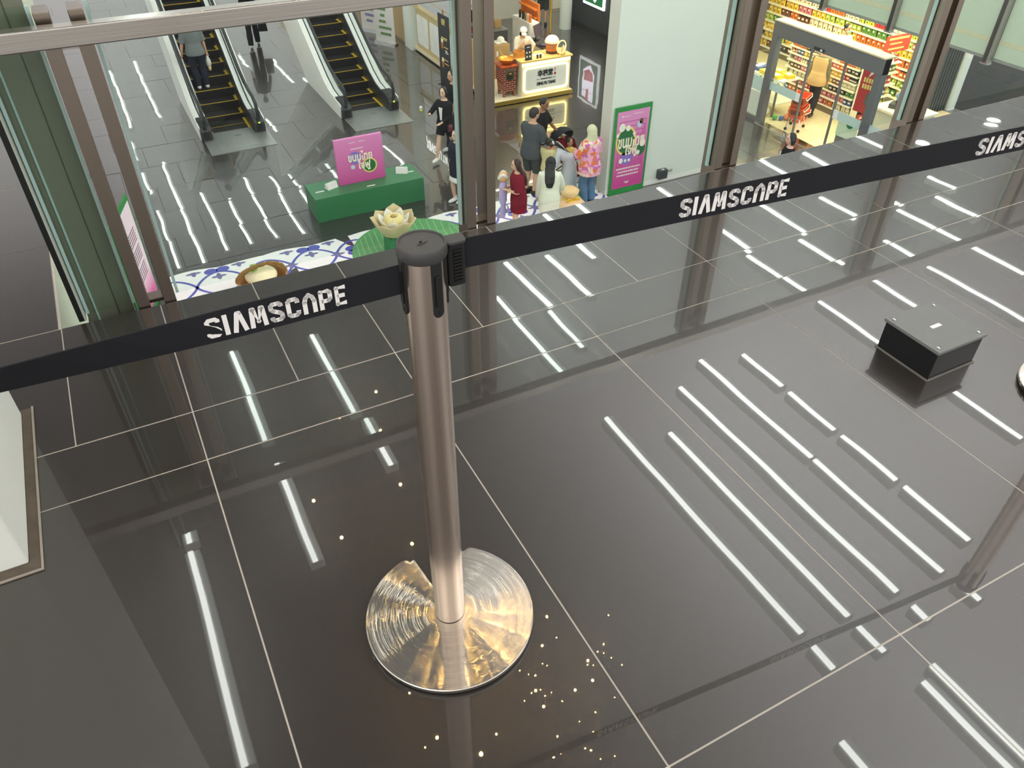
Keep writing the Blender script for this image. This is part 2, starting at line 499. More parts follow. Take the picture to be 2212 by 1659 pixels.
LOWER = [(1.6, 30.0, 41.2), (0.6, 32.5, 35.6), (0.63, 30.0, 32.4), (2.66, 30.7, 36.6), (3.65, 30.6, 35.1), (4.74, 30.7, 35.0), (4.76, 35.1, 37), (5.9, 30.8, 35.0), (5.97, 35.1, 37.0),
         (6.9, 30.8, 34.9), (6.95, 35.05, 37.0), (8.9, 34.7, 38.1), (12.26, 34.7, 38.4), (0.75, 47.4, 56.6), (2.37, 47.3, 57.6), (0.5, 42, 44.5), (0.55, 37.4, 40.2), (8.78, 53.6, 57), (10.5, 49.4, 54.5),
         (7.7, 42.2, 44.7), (17.0, 32.9, 34.2), (12.2, 29.8, 30.4), (10.4, 36, 39), (14, 36, 40), (15.4, 33, 36), (11.3, 44, 50), (4.6, 44, 50)]
for x, a, b in LOWER:
    linear_lamp(x, a, b, 3.0, 'white linear ceiling lamp mirrored as a streak in the lower hall floor', 'linear lamps over the lower hall', 0.10, 0.24)
for x, a, b in [(q, y, y + 3.0) for q in (0.8, 3.6, 6.4, 9.2, 12.0) for y in (11.5, 16.5, 21.5)]:  # unseen fill lamps, added to brighten escalator cladding and the hall below
    linear_lamp(x, a, b, 3.0, 'added linear fill lamp over the near part of the lower hall, out of view', 'added fill lamps over the near lower hall', 0.18, 0.28)
for x, y in ((12.04, 7.04), (11.80, 6.92), (10.22, 6.86)):
    t = thing('downlight', 'round ceiling downlight mirrored as a white spot near the right post', 'ceiling lamp', (x, y, 3.0), 0, 'round downlights')
    MB().lathe([(0.10, 0), (0.10, 0.03)], 24).build('lens', LEDW, t)
    MB().lathe([(0.101, -0.003), (0.12, -0.003), (0.12, 0.03), (0.101, 0.03), (0.101, -0.003)], 24, cap=False).build('trim_ring', WHITE, t)
# warm fairy lights hanging above, mirrored in floor and stanchion base
WARM = mat('warm_bulb', (255, 214, 140), 0.4, emit=300, emit_rgb=(255, 205, 125), noise=0)
t = thing('fairy_lights', 'string of tiny warm bulbs mirrored as sparkles right of the stanchion base', 'string lights', (1.35, 2.0, 3.0), 0)
b = MB(); b2 = MB(); w = MB(); fr = random.Random(11); pts = []
WARM2 = mat('warm_bulb_large', (255, 214, 140), 0.4, emit=340, emit_rgb=(255, 200, 112), noise=0)
for i in range(44):
    a, b_ = fr.random() ** 0.8, fr.random() ** 0.7
    x = (1.42 + 0.75 * a) * (1 - b_) + (0.98 + 0.50 * a) * b_; y = (2.75 - 0.25 * a) * (1 - b_) + (1.66 - 0.22 * a) * b_; z = -0.1 - fr.random() * 0.08
    pts.append((x - 1.35, y - 2.0, z)); r = fr.choice((0.0028, 0.0034, 0.0045, 0.0075))
    b.ell(pts[-1], (r, r, r), 6, 4)
for i in range(17):                       # the bunch mirrored in the stanchion base
    a, b_ = fr.random(), fr.random()
    x = (0.62 + 0.66 * a) * (1 - b_) + (0.52 + 0.48 * a) * b_; y = (2.95 - 0.25 * a) * (1 - b_) + (1.98 - 0.2 * a) * b_
    pts.append((x - 1.35, y - 2.0, -0.12)); r = fr.choice((0.004, 0.006, 0.009)); b2.ell(pts[-1], (r, r, r), 6, 3)
for x, y in ((1.13, 3.96), (0.58, 3.68), (1.2, 4.6), (0.8, 1.85), (0.5, 4.1), (0.95, 4.9), (1.35, 5.1), (1.0, 3.4)):
    pts.append((x - 1.35, y - 2.0, -0.1)); b.ell(pts[-1], (0.011,) * 3, 8, 6)
pts.sort(key=lambda p: (round(p[0] * 3), p[1]))
w.tube([(p[0], p[1], p[2] + 0.012) for p in pts], 0.0005, 4)
w.cyl((0, 0, 0), (0, 0, 0.6), 0.004)
WARM.cycles.emission_sampling = 'NONE'
b.build('bulbs', WARM, t)['kind'] = 'stuff'; b2.build('bulbs', WARM2, t)['kind'] = 'stuff'; w.build('wire', BLACK, t)

# ================================================================ UPPER LEVEL: things
BASE = mat('turned_steel_base', (206, 200, 190), 0.05, 1.0, noise=0.06, nscale=40)
nt = BASE.node_tree; pb = nt.nodes['Principled BSDF']


def vnode(op, a=None, b=None, out=0):
    n = nt.nodes.new('ShaderNodeVectorMath'); n.operation = op
    for i, v in enumerate((a, b)):
        if v is not None: nt.links.new(v, n.inputs[i])
    return n.outputs[out]


# fine circular turning marks: every ring of the plate leans a little towards or away from the pole
tcb = nt.nodes.new('ShaderNodeTexCoord'); flat = nt.nodes.new('ShaderNodeVectorMath'); flat.operation = 'MULTIPLY'; flat.inputs[1].default_value = (1, 1, 0)
nt.links.new(tcb.outputs['Object'], flat.inputs[0])
rad = vnode('NORMALIZE', flat.outputs[0]); rlen = vnode('LENGTH', flat.outputs[0], out=1)
rk = nt.nodes.new('ShaderNodeMath'); rk.operation = 'MULTIPLY'; rk.inputs[1].default_value = 23000; nt.links.new(rlen, rk.inputs[0])
rf = nt.nodes.new('ShaderNodeMath'); rf.operation = 'FLOOR'; nt.links.new(rk.outputs[0], rf.inputs[0])
wn_ = nt.nodes.new('ShaderNodeTexWhiteNoise'); wn_.noise_dimensions = '1D'; nt.links.new(rf.outputs[0], wn_.inputs['W'])
sl_ = nt.nodes.new('ShaderNodeMapRange'); sl_.inputs[3].default_value = -1; sl_.inputs[4].default_value = 1; nt.links.new(wn_.outputs['Value'], sl_.inputs[0])
ab = nt.nodes.new('ShaderNodeMath'); ab.operation = 'ABSOLUTE'; nt.links.new(sl_.outputs[0], ab.inputs[0])
sq = nt.nodes.new('ShaderNodeMath'); sq.operation = 'MULTIPLY'; nt.links.new(sl_.outputs[0], sq.inputs[0]); nt.links.new(ab.outputs[0], sq.inputs[1])
am = nt.nodes.new('ShaderNodeMath'); am.operation = 'MULTIPLY'; am.inputs[1].default_value = 0.16; nt.links.new(sq.outputs[0], am.inputs[0])
sc_ = nt.nodes.new('ShaderNodeVectorMath'); sc_.operation = 'SCALE'; nt.links.new(rad, sc_.inputs[0]); nt.links.new(am.outputs[0], sc_.inputs['Scale'])
vt = nt.nodes.new('ShaderNodeVectorTransform'); vt.vector_type = 'VECTOR'; vt.convert_from = 'OBJECT'; vt.convert_to = 'WORLD'; nt.links.new(sc_.outputs[0], vt.inputs[0])
gn = nt.nodes.new('ShaderNodeNewGeometry')
nrm = vnode('NORMALIZE', vnode('ADD', gn.outputs['Normal'], vt.outputs[0]))
nb = nt.nodes.new('ShaderNodeTexNoise'); nb.inputs['Scale'].default_value = 24; nb.inputs['Detail'].default_value = 3
bb = nt.nodes.new('ShaderNodeBump'); bb.inputs['Strength'].default_value = 1.0; bb.inputs['Distance'].default_value = 0.00014
nt.links.new(tcb.outputs['Object'], nb.inputs['Vector']); nt.links.new(nb.outputs['Fac'], bb.inputs['Height']); nt.links.new(nrm, bb.inputs['Normal'])
nt.links.new(bb.outputs['Normal'], pb.inputs['Normal'])
POLE = stretched_steel('brushed_steel_pole', (222, 204, 190), 0.24, (170, 170, 1.5))
RUB = mat('black_rubber', (12, 12, 12), 0.55)
BELT = mat('black_webbing', (27, 28, 32), 0.75, noise=0.15, nscale=300, spec=0.3)
INK = mat('white_print', (236, 232, 228), 0.6, noise=0.02)


def slot_outline(n=220):
    """star-shaped outline of the round base plate with its open wedge slot"""
    Rm, axis = 0.178, math.radians(77)
    hw = lambda d: 0.021 + 0.036 * (d - 0.05) / 0.118
    edge = math.asin(0.0575 / Rm) + 0.05
    P = []
    for i in range(n + 1):                                  # rim, from one lip to the other
        th = axis + edge + (2 * PI - 2 * edge) * i / n
        d = abs((th - axis + PI) % (2 * PI) - PI)
        k = min(1, (d - edge) / 0.10)
        P.append((th, Rm * (1 - 0.075 * (1 - k) ** 2)))
    wall = []
    for i in range(0, 16):                                  # slot wall inwards
        d = 0.157 - (0.157 - 0.052) * i / 15
        w = hw(d)
        wall.append((math.atan2(w, d), math.hypot(w, d)))
    wall += [(math.atan2(0.013, 0.047), math.hypot(0.013, 0.047)), (0.03, 0.045)]
    P += [(axis - a, r) for a, r in wall]
    P += [(axis + a, r) for a, r in reversed(wall)]
    return [(r * math.cos(t), r * math.sin(t)) for t, r in P]


def make_stanchion(label, loc, rz):
    t = thing('belt_stanchion', label, 'stanchion', loc, rz, 'belt stanchions')
    O = slot_outline(); b = MB(); L = []
    for s, zz in ((0.985, 0.0045), (1.0, 0.0075), (1.0, 0.0155), (0.992, 0.0172)):
        L.append([(x * s, y * s, zz) for x, y in O])
    for s in (0.96, 0.9, 0.8, 0.7, 0.6, 0.5, 0.42, 0.36, 0.30, 0.24):
        ring = []
        for x, y in O:
            q = (math.hypot(x, y) * s) / 0.178
            ring.append((x * s, y * s, 0.0172 + 0.010 * (1 - q) ** 1.3))
        L.append(ring)
    b.rings(L)
    o = b.build('base', BASE, t, smooth=True)
    MB().rings([[(x * s, y * s, z) for x, y in O] for s, z in ((0.985, 0), (0.992, 0.0008), (0.992, 0.0042), (0.98, 0.0045))]).build('rubber_foot', RUB, t)
    MB().lathe([(0.0315, 0.026), (0.0315, 0.893)], 48).build('pole', POLE, t, smooth=True)
    MB().lathe([(0.0335, 0.888), (0.0365, 0.892), (0.0365, 0.906), (0.0350, 0.909), (0.0325, 0.909), (0.032, 0.9075), (0.001, 0.9075)], 48).build('cap', mat('cap_plastic', (64, 63, 62), 0.5), t, smooth=True)
    g = MB(); g.tube([(-0.008, -0.006, 0.9077), (0.0, -0.004, 0.9079), (0.009, -0.001, 0.9077)], [0.0008, 0.0016, 0.0006], 6); g.tube([(-0.001, 0.0, 0.9077), (0.002, 0.006, 0.9077)], [0.0022, 0.001], 6)
    g.build('emblem', BLACK, t)
    for a in (180, -76, 0, 90):
        c, s_ = math.cos(math.radians(a)), math.sin(math.radians(a)); u = Vector((-s_, c, 0)); n = Vector((c, s_, 0))
        h = MB(); P = [(-0.0085, 0.0), (0.0085, 0.0), (0.0085, 0.078), (-0.0085, 0.078)]
        arc = [(0.0085 * math.cos(PI + PI * i / 8), 0.0085 * math.sin(PI + PI * i / 8)) for i in range(9)]
        h.prism_on(arc + [(0.0085, 0.083), (-0.0085, 0.083)], n * 0.0296 + Vector((0, 0, 0.806)), u, (0, 0, 1), n * 0.0045)
        o = h.build('belt_slot', BLACK, t, bevel=0.0008)
        w = MB(); w.prism_on([(-0.0052, 0.012), (0.0052, 0.012), (0.0052, 0.062), (-0.0052, 0.062)], n * 0.0342 + Vector((0, 0, 0.806)), u, (0, 0, 1), n * 0.0022)
        w.prism_on([(0.002 * math.cos(i), 0.002 * math.sin(i) + 0.0) for i in [2 * PI * q / 8 for q in range(8)]], n * 0.0342 + Vector((0, 0, 0.806)), u, (0, 0, 1), n * 0.0012)
        w.build('latch', RUB, o, bevel=0.0006)
    return t


make_stanchion('steel belt stanchion with a slotted round base in the middle of the floor', (0.333, 0.911, 0), 0)
make_stanchion('steel belt stanchion at the right edge, only its round base showing', (2.262, 0.745, 0), -1.2)

GL = {'S': (0.62, [[(.52, .74), (.52, .82), (.44, .9), (.18, .9), (.1, .82), (.1, .66), (.18, .57), (.44, .43), (.52, .34), (.52, .18), (.44, .1), (.18, .1), (.1, .18), (.1, .26)]]),
      'I': (0.22, [[(.1, 0), (.1, 1)]]),
      'A': (0.62, [[(.09, 0), (.28, .92), (.36, .92), (.55, 0)]]),
      'M': (0.74, [[(.09, 0), (.15, .91), (.21, .91), (.37, .28), (.53, .91), (.59, .91), (.65, 0)]]),
      'C': (0.60, [[(.5, .70), (.5, .82), (.42, .9), (.18, .9), (.1, .82), (.1, .18), (.18, .1), (.42, .1), (.5, .18), (.5, .3)]]),
      'U': (0.62, [[(.1, 0), (.1, .6), (.17, .8), (.31, .93), (.45, .8), (.52, .6), (.52, 0)]]),
      'P': (0.60, [[(.1, 0), (.1, .9), (.42, .9), (.5, .82), (.5, .5), (.42, .42), (.1, .42)]]),
      'E': (0.54, [[(.5, .9), (.1, .9), (.1, .1), (.5, .1)], [(.1, .5), (.45, .5)]])}


def belt(name_label, top, bot, thick, prints, cat='barrier belt'):
    """webbing between stations of its top and bottom edge; prints = [(u0, u1)] as fractions of its length"""
    n = len(top); loc = Vector(top[0])
    t = thing('barrier_belt', name_label, cat, (loc.x, loc.y, 0), 0, 'printed barrier belts')
    off = Vector((loc.x, loc.y, 0))
    T = [Vector(p) - off for p in top]; B = [Vector(p) - off for p in bot]
    mb = MB(); L = []
    for i in range(n):
        d = (T[min(i + 1, n - 1)] - T[max(i - 1, 0)]).normalized(); nn = d.cross(T[i] - B[i]).normalized() * thick / 2
        L.append([T[i] + nn, B[i] + nn, B[i] - nn, T[i] - nn])
    mb.rings(L); mb.build('webbing', BELT, t)
    acc = [0.0]
    for i in range(1, n): acc.append(acc[-1] + (T[i] - T[i - 1]).length)

    def at(s, v):
        for i in range(1, n):
            if s <= acc[i] or i == n - 1:
                q = (s - acc[i - 1]) / (acc[i] - acc[i - 1]); tp = T[i - 1].lerp(T[i], q); bp = B[i - 1].lerp(B[i], q)
                d = (T[i] - T[i - 1]).normalized(); nn = d.cross(tp - bp).normalized()
                return bp.lerp(tp, v), nn
    for s0, s1 in prints:
        tot = sum(GL[c][0] + 0.10 for c in 'SIAMSCUPE') - 0.10
        k = (s1 - s0) / tot; x = 0.0; me = MB()
        for c in 'SIAMSCUPE':
            w, paths = GL[c]
            for P in paths:
                v = MB(); v.ribbon(P, 0.195, 0, 1)
                for q in P[1:-1]: v.prism([(q[0] + 0.0975 * math.cos(2 * PI * i / 10), q[1] + 0.0975 * math.sin(2 * PI * i / 10)) for i in range(10)], 0, 1)
                pts = []
                for (a, b_, h) in v.v:
                    pos, nn = at(s0 + (x + a) * k, 0.5 + (b_ - 0.5) * 0.66)
                    pts.append(pos + nn * (thick / 2 + 0.0001 + 0.0006 * h))
                me.add(pts, v.f)
            x += w + 0.10
        me.build('printed_wordmark', INK, t)
    return t, T, B


# left belt, running from the post towards the left, slightly twisted at its far end
tp = []; bt = []
for i in range(13):
    q = i / 12; x = -0.62 + q * (0.297 + 0.62)
    tw = max(0, (0.05 - x) / 0.3)
    tp.append((x, 0.91 - 0.010 * tw, 0.8815 + 0.002 * min(tw, 1))); bt.append((x - 0.004 * tw, 0.912 + 0.010 * tw, 0.8325 + 0.006 * min(tw, 1)))
belt('black belt printed with a white wordmark, running left from the middle stanchion', tp, bt, 0.0016, [(0.62 + 0.028, 0.62 + 0.218)])
tp = []; bt = []
for i in range(13):
    q = i / 12; x = 0.392 + q * (2.232 - 0.392); y = 0.911 + q * (0.765 - 0.911)
    tp.append((x, y, 0.898)); bt.append((x, y, 0.849))
tr, T_, B_ = belt('black belt printed with two white wordmarks, running right from the middle stanchion', tp, bt, 0.0016, [(0.372, 0.585), (1.015, 1.245)])
e = MB(); e.rbox(-0.024, 0.004, -0.012, 0.010, 0.830, 0.899, 0.006)
e.prism([(-0.026, -0.006), (-0.018, -0.006), (-0.018, 0.005), (-0.026, 0.005)], 0.84, 0.885)
cl = e.build('belt_clip', BLACK, tr, bevel=0.0008)
r = MB()
for i in range(10): r.rbox(-0.0165, -0.0025, -0.0145, -0.0110, 0.837 + i * 0.0056, 0.8400 + i * 0.0056, 0.001, 2)
r.build('grip_rib', RUB, cl)
MB().rbox(-0.0255, 0.0055, -0.0135, 0.0115, 0.899, 0.9025, 0.007).build('clip_cap', mat('cap_plastic'), cl)

# low black floor box with a grey lid
t = thing('floor_box', 'low black square box with a grey screwed lid on the floor at right', 'box', (2.007, 1.097, 0))
MB().box(-0.098, 0.098, -0.094, 0.094, 0.0, 0.096).build('body', mat('gloss_black', (10, 11, 13), 0.18, spec=0.6), t, bevel=0.002)
MB().box(-0.1035, 0.1035, -0.099, 0.099, 0.096, 0.106).build('lid', mat('grey_lid', (112, 113, 110), 0.5, noise=0.06), t, bevel=0.001)
for sx in (-1, 1):
    for sy in (-1, 1):
        MB().lathe([(0.0055, 0.106), (0.0055, 0.1075), (0.003, 0.109), (0.0005, 0.109)], 14, (sx * 0.086, sy * 0.08, 0)).build('screw', CHROME, t, smooth=True)
MB().rbox(-0.020, 0.020, -0.0065, 0.0065, 0.106, 0.1068, 0.002).build('label_plate', mat('cream_label', (240, 238, 226), 0.5, noise=0.02), t)
t2 = MB(); a = 0.1005
for sx in (-1, 1): t2.box(sx * a - 0.003, sx * a + 0.003, -0.098, 0.098, 0.0, 0.003); t2.box(-a, a, sx * 0.0965 - 0.003, sx * 0.0965 + 0.003, 0, 0.003)
t2.build('sealant_bead', mat('sealant', (120, 116, 110), 0.6, noise=0.3), t)

# ================================================================ LOWER HALL: setting
Z0 = FLY
PILW = mat('white_pillar_paint', (226, 233, 224), 0.55, noise=0.015, nscale=2)
PILB = mat('beige_pillar_side', (205, 203, 190), 0.6, noise=0.03, nscale=3)
w = MB(); w.box(8.80, 11.58, 12.60, 12.95, Z0, 1.0, 0)
for i, f in enumerate(w.f):
    if i == 5: w.mi[i] = 1
struct(w.build('wall_pillar', [PILW, PILB], bevel=0.006))
FLUT = mat('fluted_charcoal', (66, 70, 73), 0.5, noise=0.05)
FLUTD = mat('fluted_groove', (34, 36, 38), 0.6, noise=0.05)
w = MB(); w.box(14.90, 15.1, 17.5, 24.6, Z0 + 0.16, -1.0, 1)
for i in range(72): w.box(14.85, 14.90, 17.5 + i * 0.0986, 17.5 + i * 0.0986 + 0.062, Z0 + 0.16, -1.0, 0)
w.box(14.82, 15.1, 17.5, 24.6, Z0, Z0 + 0.16, 1)
struct(w.build('wall_fluted', [FLUT, FLUTD]))
w = MB(); w.box(18.75, 19.75, 12.82, 13.0, Z0, -1.0, 1)
for i in range(7): w.box(18.78 + i * 0.105, 18.78 + i * 0.105 + 0.055, 12.76, 12.82, Z0, -1.0, 0)
struct(w.build('wall_fluted_right', [FLUT, FLUTD]))
struct(MB().box(19.52, 19.76, 12.70, 13.02, Z0, -1.0).build('trim_white_column', mat('white_column', (228, 232, 232), 0.5, noise=0.02)))
struct(MB().box(19.9, 34, 8.0, 26, Z0 + 0.001, Z0 + 0.006).build('floor_corridor', mat('black_corridor_floor', (40, 41, 40), 0.45, spec=0.15, noise=0.2, nscale=3)))
TAN = mat('tan_wood_panel', (205, 176, 128), 0.5, noise=0.12, nscale=6)
w = MB(); w.box(9.0, 9.15, 24.3, 46, Z0, -2.2)
for i in range(12): w.box(8.985, 9.0, 24.4 + i * 1.8, 24.44 + i * 1.8, Z0, -2.2)
for zz in (-5.9, -4.9, -3.9): w.box(8.985, 9.0, 24.3, 46, zz, zz + 0.04)
struct(w.build('wall_wood', TAN))
w = MB(); w.box(8.86, 9.16, 23.72, 24.28, Z0, -1.5); struct(w.build('trim_pilaster', PILW))
w = MB(); w.lathe([(0.2, 0), (0.2, 4)], 24, (14.35, 23.7, Z0)); struct(w.build('trim_round_column', PILW, smooth=True))
w = MB(); w.box(12.0, 14.0, 25.6, 25.75, Z0, -1.5); w.box(14.0, 20, 26, 26.2, Z0, -1.5); struct(w.build('wall_far', mat('cream_far_wall', (228, 222, 204), 0.6, noise=0.03)))

# ================================================================ LOWER HALL: escalators
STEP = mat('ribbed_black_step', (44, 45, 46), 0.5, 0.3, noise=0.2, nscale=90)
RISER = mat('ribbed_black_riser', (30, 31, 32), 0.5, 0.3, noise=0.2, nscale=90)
YEL = mat('yellow_step_edge', (228, 190, 40), 0.5, noise=0.06)
CLAD = mat('white_cladding', (248, 247, 241), 0.45, noise=0.03, nscale=3)
DECK = mat('silver_deck', (236, 238, 235), 0.3, 0.2, noise=0.05, nscale=8)
RAILB = mat('handrail_rubber', (40, 43, 45), 0.35)
BGL = thin_glass('escalator_glass', (0.90, 0.93, 0.92))
PLATE = mat('ribbed_landing_plate', (170, 173, 171), 0.38, 0.7, noise=0.12, nscale=40)
PLATE2 = mat('landing_rib', (196, 200, 198), 0.35, 0.8, noise=0.05)


def nose(y):
    return 0.0 if y < 0.62 else 0.115 + 0.5753 * (y - 0.8)


def make_escalator(label, loc):
    t = thing('escalator', label, 'escalator', loc, 0, 'pair of escalators')
    for k in range(-2, 27):
        if k < 0: y0, z0, y1 = 0.02 + 0.365 * (k + 2), 0.004, 0.385 + 0.365 * (k + 2)
        else: y0, z0, y1 = 0.8 + 0.365 * k, 0.115 + 0.21 * k, 1.165 + 0.365 * k
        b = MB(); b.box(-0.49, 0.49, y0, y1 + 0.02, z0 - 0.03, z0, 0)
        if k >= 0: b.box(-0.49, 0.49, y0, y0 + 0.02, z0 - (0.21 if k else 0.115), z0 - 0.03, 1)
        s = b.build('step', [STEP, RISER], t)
        y = MB(); y.box(-0.49, 0.49, y0 - 0.003, y0 + 0.008, z0 - 0.007, z0 + 0.003); y.box(0.425, 0.487, y0, y1, z0, z0 + 0.003); y.box(-0.487, -0.435, y0, y1, z0, z0 + 0.003)
        y.build('yellow_edge', YEL, s)
    YE = 9.4
    for sx in (-1, 1):
        top = [(-0.38, 0.34), (0.15, 0.40), (0.55, 0.45), (1.0, 0.62), (YE, nose(YE) + 0.40)]
        low = [(YE, nose(YE) - 0.75), (2.72, 0.0), (-0.30, 0.0)]
        # outer cladding, inner skirt, deck
        P = top + low
        X0, X1 = (0.745, 0.775) if sx > 0 else (-0.775, -0.745)
        MB().prism_on(P, (X0, 0, 0), (0, 1, 0), (0, 0, 1), (X1 - X0, 0, 0)).build('side_cladding', CLAD, t)
        sk = [(a, b - 0.03) for a, b in top] + [(YE, nose(YE) - 0.2), (0.9, 0.0), (-0.2, 0.0)]
        a0 = 0.493 if sx > 0 else -0.510
        MB().prism_on(sk, (a0, 0, 0), (0, 1, 0), (0, 0, 1), (0.017, 0, 0)).build('skirt_panel', mat('dark_skirt', (70, 72, 74), 0.4, 0.4), t)
        for (xa, xb, nm, mm) in ((0.510, 0.615, 'inner_deck', DECK), (0.645, 0.746, 'outer_deck', CLAD), (0.615, 0.645, 'glass_channel', BLACK)):
            d = MB(); L = []
            for a, b in top[1:]:
                xs = (xa, xb) if sx > 0 else (-xb, -xa)
                dz = -0.012 if nm == 'glass_channel' else 0.0
                L.append([(xs[0], a, b - 0.05 + dz), (xs[1], a, b - 0.05 + dz), (xs[1], a, b + dz), (xs[0], a, b + dz)])
            d.rings(L); d.build(nm, mm, t)
        rail = [(-0.10, 0.16), (-0.30, 0.20), (-0.42, 0.34), (-0.45, 0.52), (-0.38, 0.70), (-0.18, 0.80), (0.2, 0.83), (0.6, 0.92), (1.0, 1.08), (1.5, 1.36), (2.2, 1.76), (YE, 1.76 + 0.5753 * (YE - 2.2))]
        x = sx * 0.63
        MB().tube([(x, a, b) for a, b in rail], 0.042, 8, flat=0.8).build('handrail_belt', RAILB, t, smooth=True)
        G = [(-0.36, 0.40), (-0.40, 0.52), (-0.33, 0.68), (-0.16, 0.77), (0.2, 0.79), (0.6, 0.88), (1.0, 1.04), (1.5, 1.32), (2.2, 1.72), (YE, 1.72 + 0.5753 * (YE - 2.2)), (YE, nose(YE) + 0.40), (1.0, 0.62), (0.55, 0.45), (0.15, 0.40)]
        MB().prism_on(G, (x - 0.005, 0, 0), (0, 1, 0), (0, 0, 1), (0.01, 0, 0)).build('glass_balustrade', BGL, t)
        n = MB(); x0, x1 = (0.50, 0.76) if sx > 0 else (-0.76, -0.50)
        n.prism_on([(-0.40, 0.0), (0.16, 0.0), (0.16, 0.40), (-0.10, 0.375), (-0.34, 0.33), (-0.42, 0.24)], (x0, 0, 0), (0, 1, 0), (0, 0, 1), (x1 - x0, 0, 0))
        nn = n.build('newel_base', mat('dark_newel', (58, 60, 62), 0.35, 0.3), t, bevel=0.01)
        MB().box(x - 0.06, x + 0.06, -0.435, -0.418, 0.05, 0.20).build('brush_inlet', BLACK, nn)
        if sx > 0: MB().box(x - 0.02, x + 0.02, -0.432, -0.418, 0.23, 0.26).build('status_light', mat('green_status', (190, 230, 40), 0.4, emit=1.5, noise=0), nn)
    p = MB(); p.box(-0.72, 0.80, -1.32, -0.24, 0.0, 0.010); p.box(-0.49, 0.49, -0.24, 0.02, 0, 0.010)
    pl = p.build('landing_plate', PLATE, t)
    r = MB()
    for i in range(26):
        xx = -0.46 + i * 0.0365
        r.box(xx, xx + 0.016, -1.10, -0.02, 0.010, 0.014)
    r.build('landing_ribs', PLATE2, pl)
    MB().box(0.0, 0.16, -0.42, -0.33, 0.014, 0.017).build('maker_plate', mat('dark_plate', (120, 124, 124), 0.4), pl)
    return t


e1 = make_escalator('left escalator with a person in a grey shirt riding up it', (2.51, 19.72, Z0))
copy_thing(e1, (5.94, 19.6, Z0), 0, 'right escalator, empty, rising beside the cream stall counter')

# ================================================================ LOWER HALL: event set on the floor
GREEN = mat('event_green', (56, 124, 80), 0.35, noise=0.03)
PINK = mat('event_pink', (206, 84, 158), 0.45, noise=0.03)
PINKL = mat('event_pink_light', (222, 128, 186), 0.45, noise=0.03)
CREAM = mat('cream_print', (252, 240, 214), 0.5, noise=0.02)
VIOL = mat('violet_print', (142, 120, 200), 0.5, noise=0.03)
LEAF = mat('leaf_print', (40, 110, 62), 0.5, noise=0.2, nscale=5)
PALEB = mat('pale_blue_print', (200, 212, 232), 0.5)
GOLD = mat('yellow_print', (240, 214, 120), 0.5, noise=0.03)


def gradient(name, c0, c1, z0, z1):
    """printed vertical colour blend of a poster"""
    m = mat(name, c0, 0.45, noise=0); nt = m.node_tree; b = nt.nodes['Principled BSDF']
    tc = nt.nodes.new('ShaderNodeTexCoord'); sp = nt.nodes.new('ShaderNodeSeparateXYZ'); mr = nt.nodes.new('ShaderNodeMapRange'); mx = nt.nodes.new('ShaderNodeMix'); mx.data_type = 'RGBA'
    mr.inputs[1].default_value = z0; mr.inputs[2].default_value = z1
    mx.inputs[6].default_value = (*srgb(c0), 1); mx.inputs[7].default_value = (*srgb(c1), 1)
    nt.links.new(tc.outputs['Object'], sp.inputs[0]); nt.links.new(sp.outputs['Z'], mr.inputs[0]); nt.links.new(mr.outputs[0], mx.inputs[0]); nt.links.new(mx.outputs[2], b.inputs['Base Color'])
    return m


def disc_on(mb, c, r, M, d0, d1, n=28, r0=0.0, sy=1.0):
    P = [(c[0] + r * math.cos(2 * PI * i / n), c[1] + sy * r * math.sin(2 * PI * i / n)) for i in range(n)]
    if not r0:
        v = MB(); v.prism(P, d0, d1); v.xf(M); mb.add(v.v, v.f)
    else:
        Q = [(c[0] + r0 * math.cos(2 * PI * i / n), c[1] + sy * r0 * math.sin(2 * PI * i / n)) for i in range(n)]
        v = MB()
        v.rings([[(x, y, d1) for x, y in P], [(x, y, d1) for x, y in Q]], cap=False); v.xf(M); mb.add(v.v, v.f)


t = thing('display_plinth', 'long green plinth carrying the pink board on the dark floor', 'plinth', (4.19, 14.5, Z0))
MB().box(-1.14, 1.14, -0.36, 0.40, 0, 0.5).build('body', GREEN, t, bevel=0.004)
for x, y in ((-0.95, -0.05), (0.05, -0.24), (0.98, 0.02)):
    MB().rbox(x - 0.09, x + 0.09, y - 0.018, y + 0.018, 0.5, 0.504, 0.015, 3).build('white_mark', INK, t)
t = thing('sign_board', 'pink event board standing on the green plinth', 'sign', (4.16, 14.55, Z0 + 0.5), 0)
BP = gradient('pink_board_print', (210, 84, 158), (228, 138, 194), 0.0, 0.9)
MB().box(-0.49, 0.49, -0.03, 0.04, 0.0, 0.93).build('panel', BP, t, bevel=0.003)
F = frame((0, -0.032, 0.0), (1, 0, 0), (0, 0, 1))
b = MB(); disc_on(b, (-0.10, 0.52), 0.13, F, 0, 0.002); b.build('violet_disc', VIOL, t)
b = MB(); disc_on(b, (0.18, 0.32), 0.155, F, 0, 0.002); b.build('yellow_ring', GOLD, t)
b = MB(); disc_on(b, (0.18, 0.32), 0.125, F, 0.002, 0.004); b.build('green_disc', LEAF, t)
b = MB(); disc_on(b, (-0.17, 0.34), 0.045, F, 0, 0.003); b.build('pale_disc', PALEB, t)
lettering('ขนมไทย', 0.2, frame((0.0, -0.037, 0.55), (1, 0, 0), (0, 0, 1)), CREAM, t, 'thai_lettering', bold=0.006, fit=(0.50, 0.20))
lettering('ใจฟู', 0.2, frame((0.07, -0.0385, 0.34), (1, 0, 0), (0, 0, 1)), CREAM, t, 'thai_lettering', bold=0.006, fit=(0.26, 0.22))
b = MB(); b.box(-0.18, 0.08, -0.033, -0.031, 0.70, 0.715); b.box(-0.2, -0.06, -0.033, -0.031, 0.83, 0.84); b.box(0.0, 0.14, -0.033, -0.031, 0.835, 0.845); b.build('caption_line', INK, t)
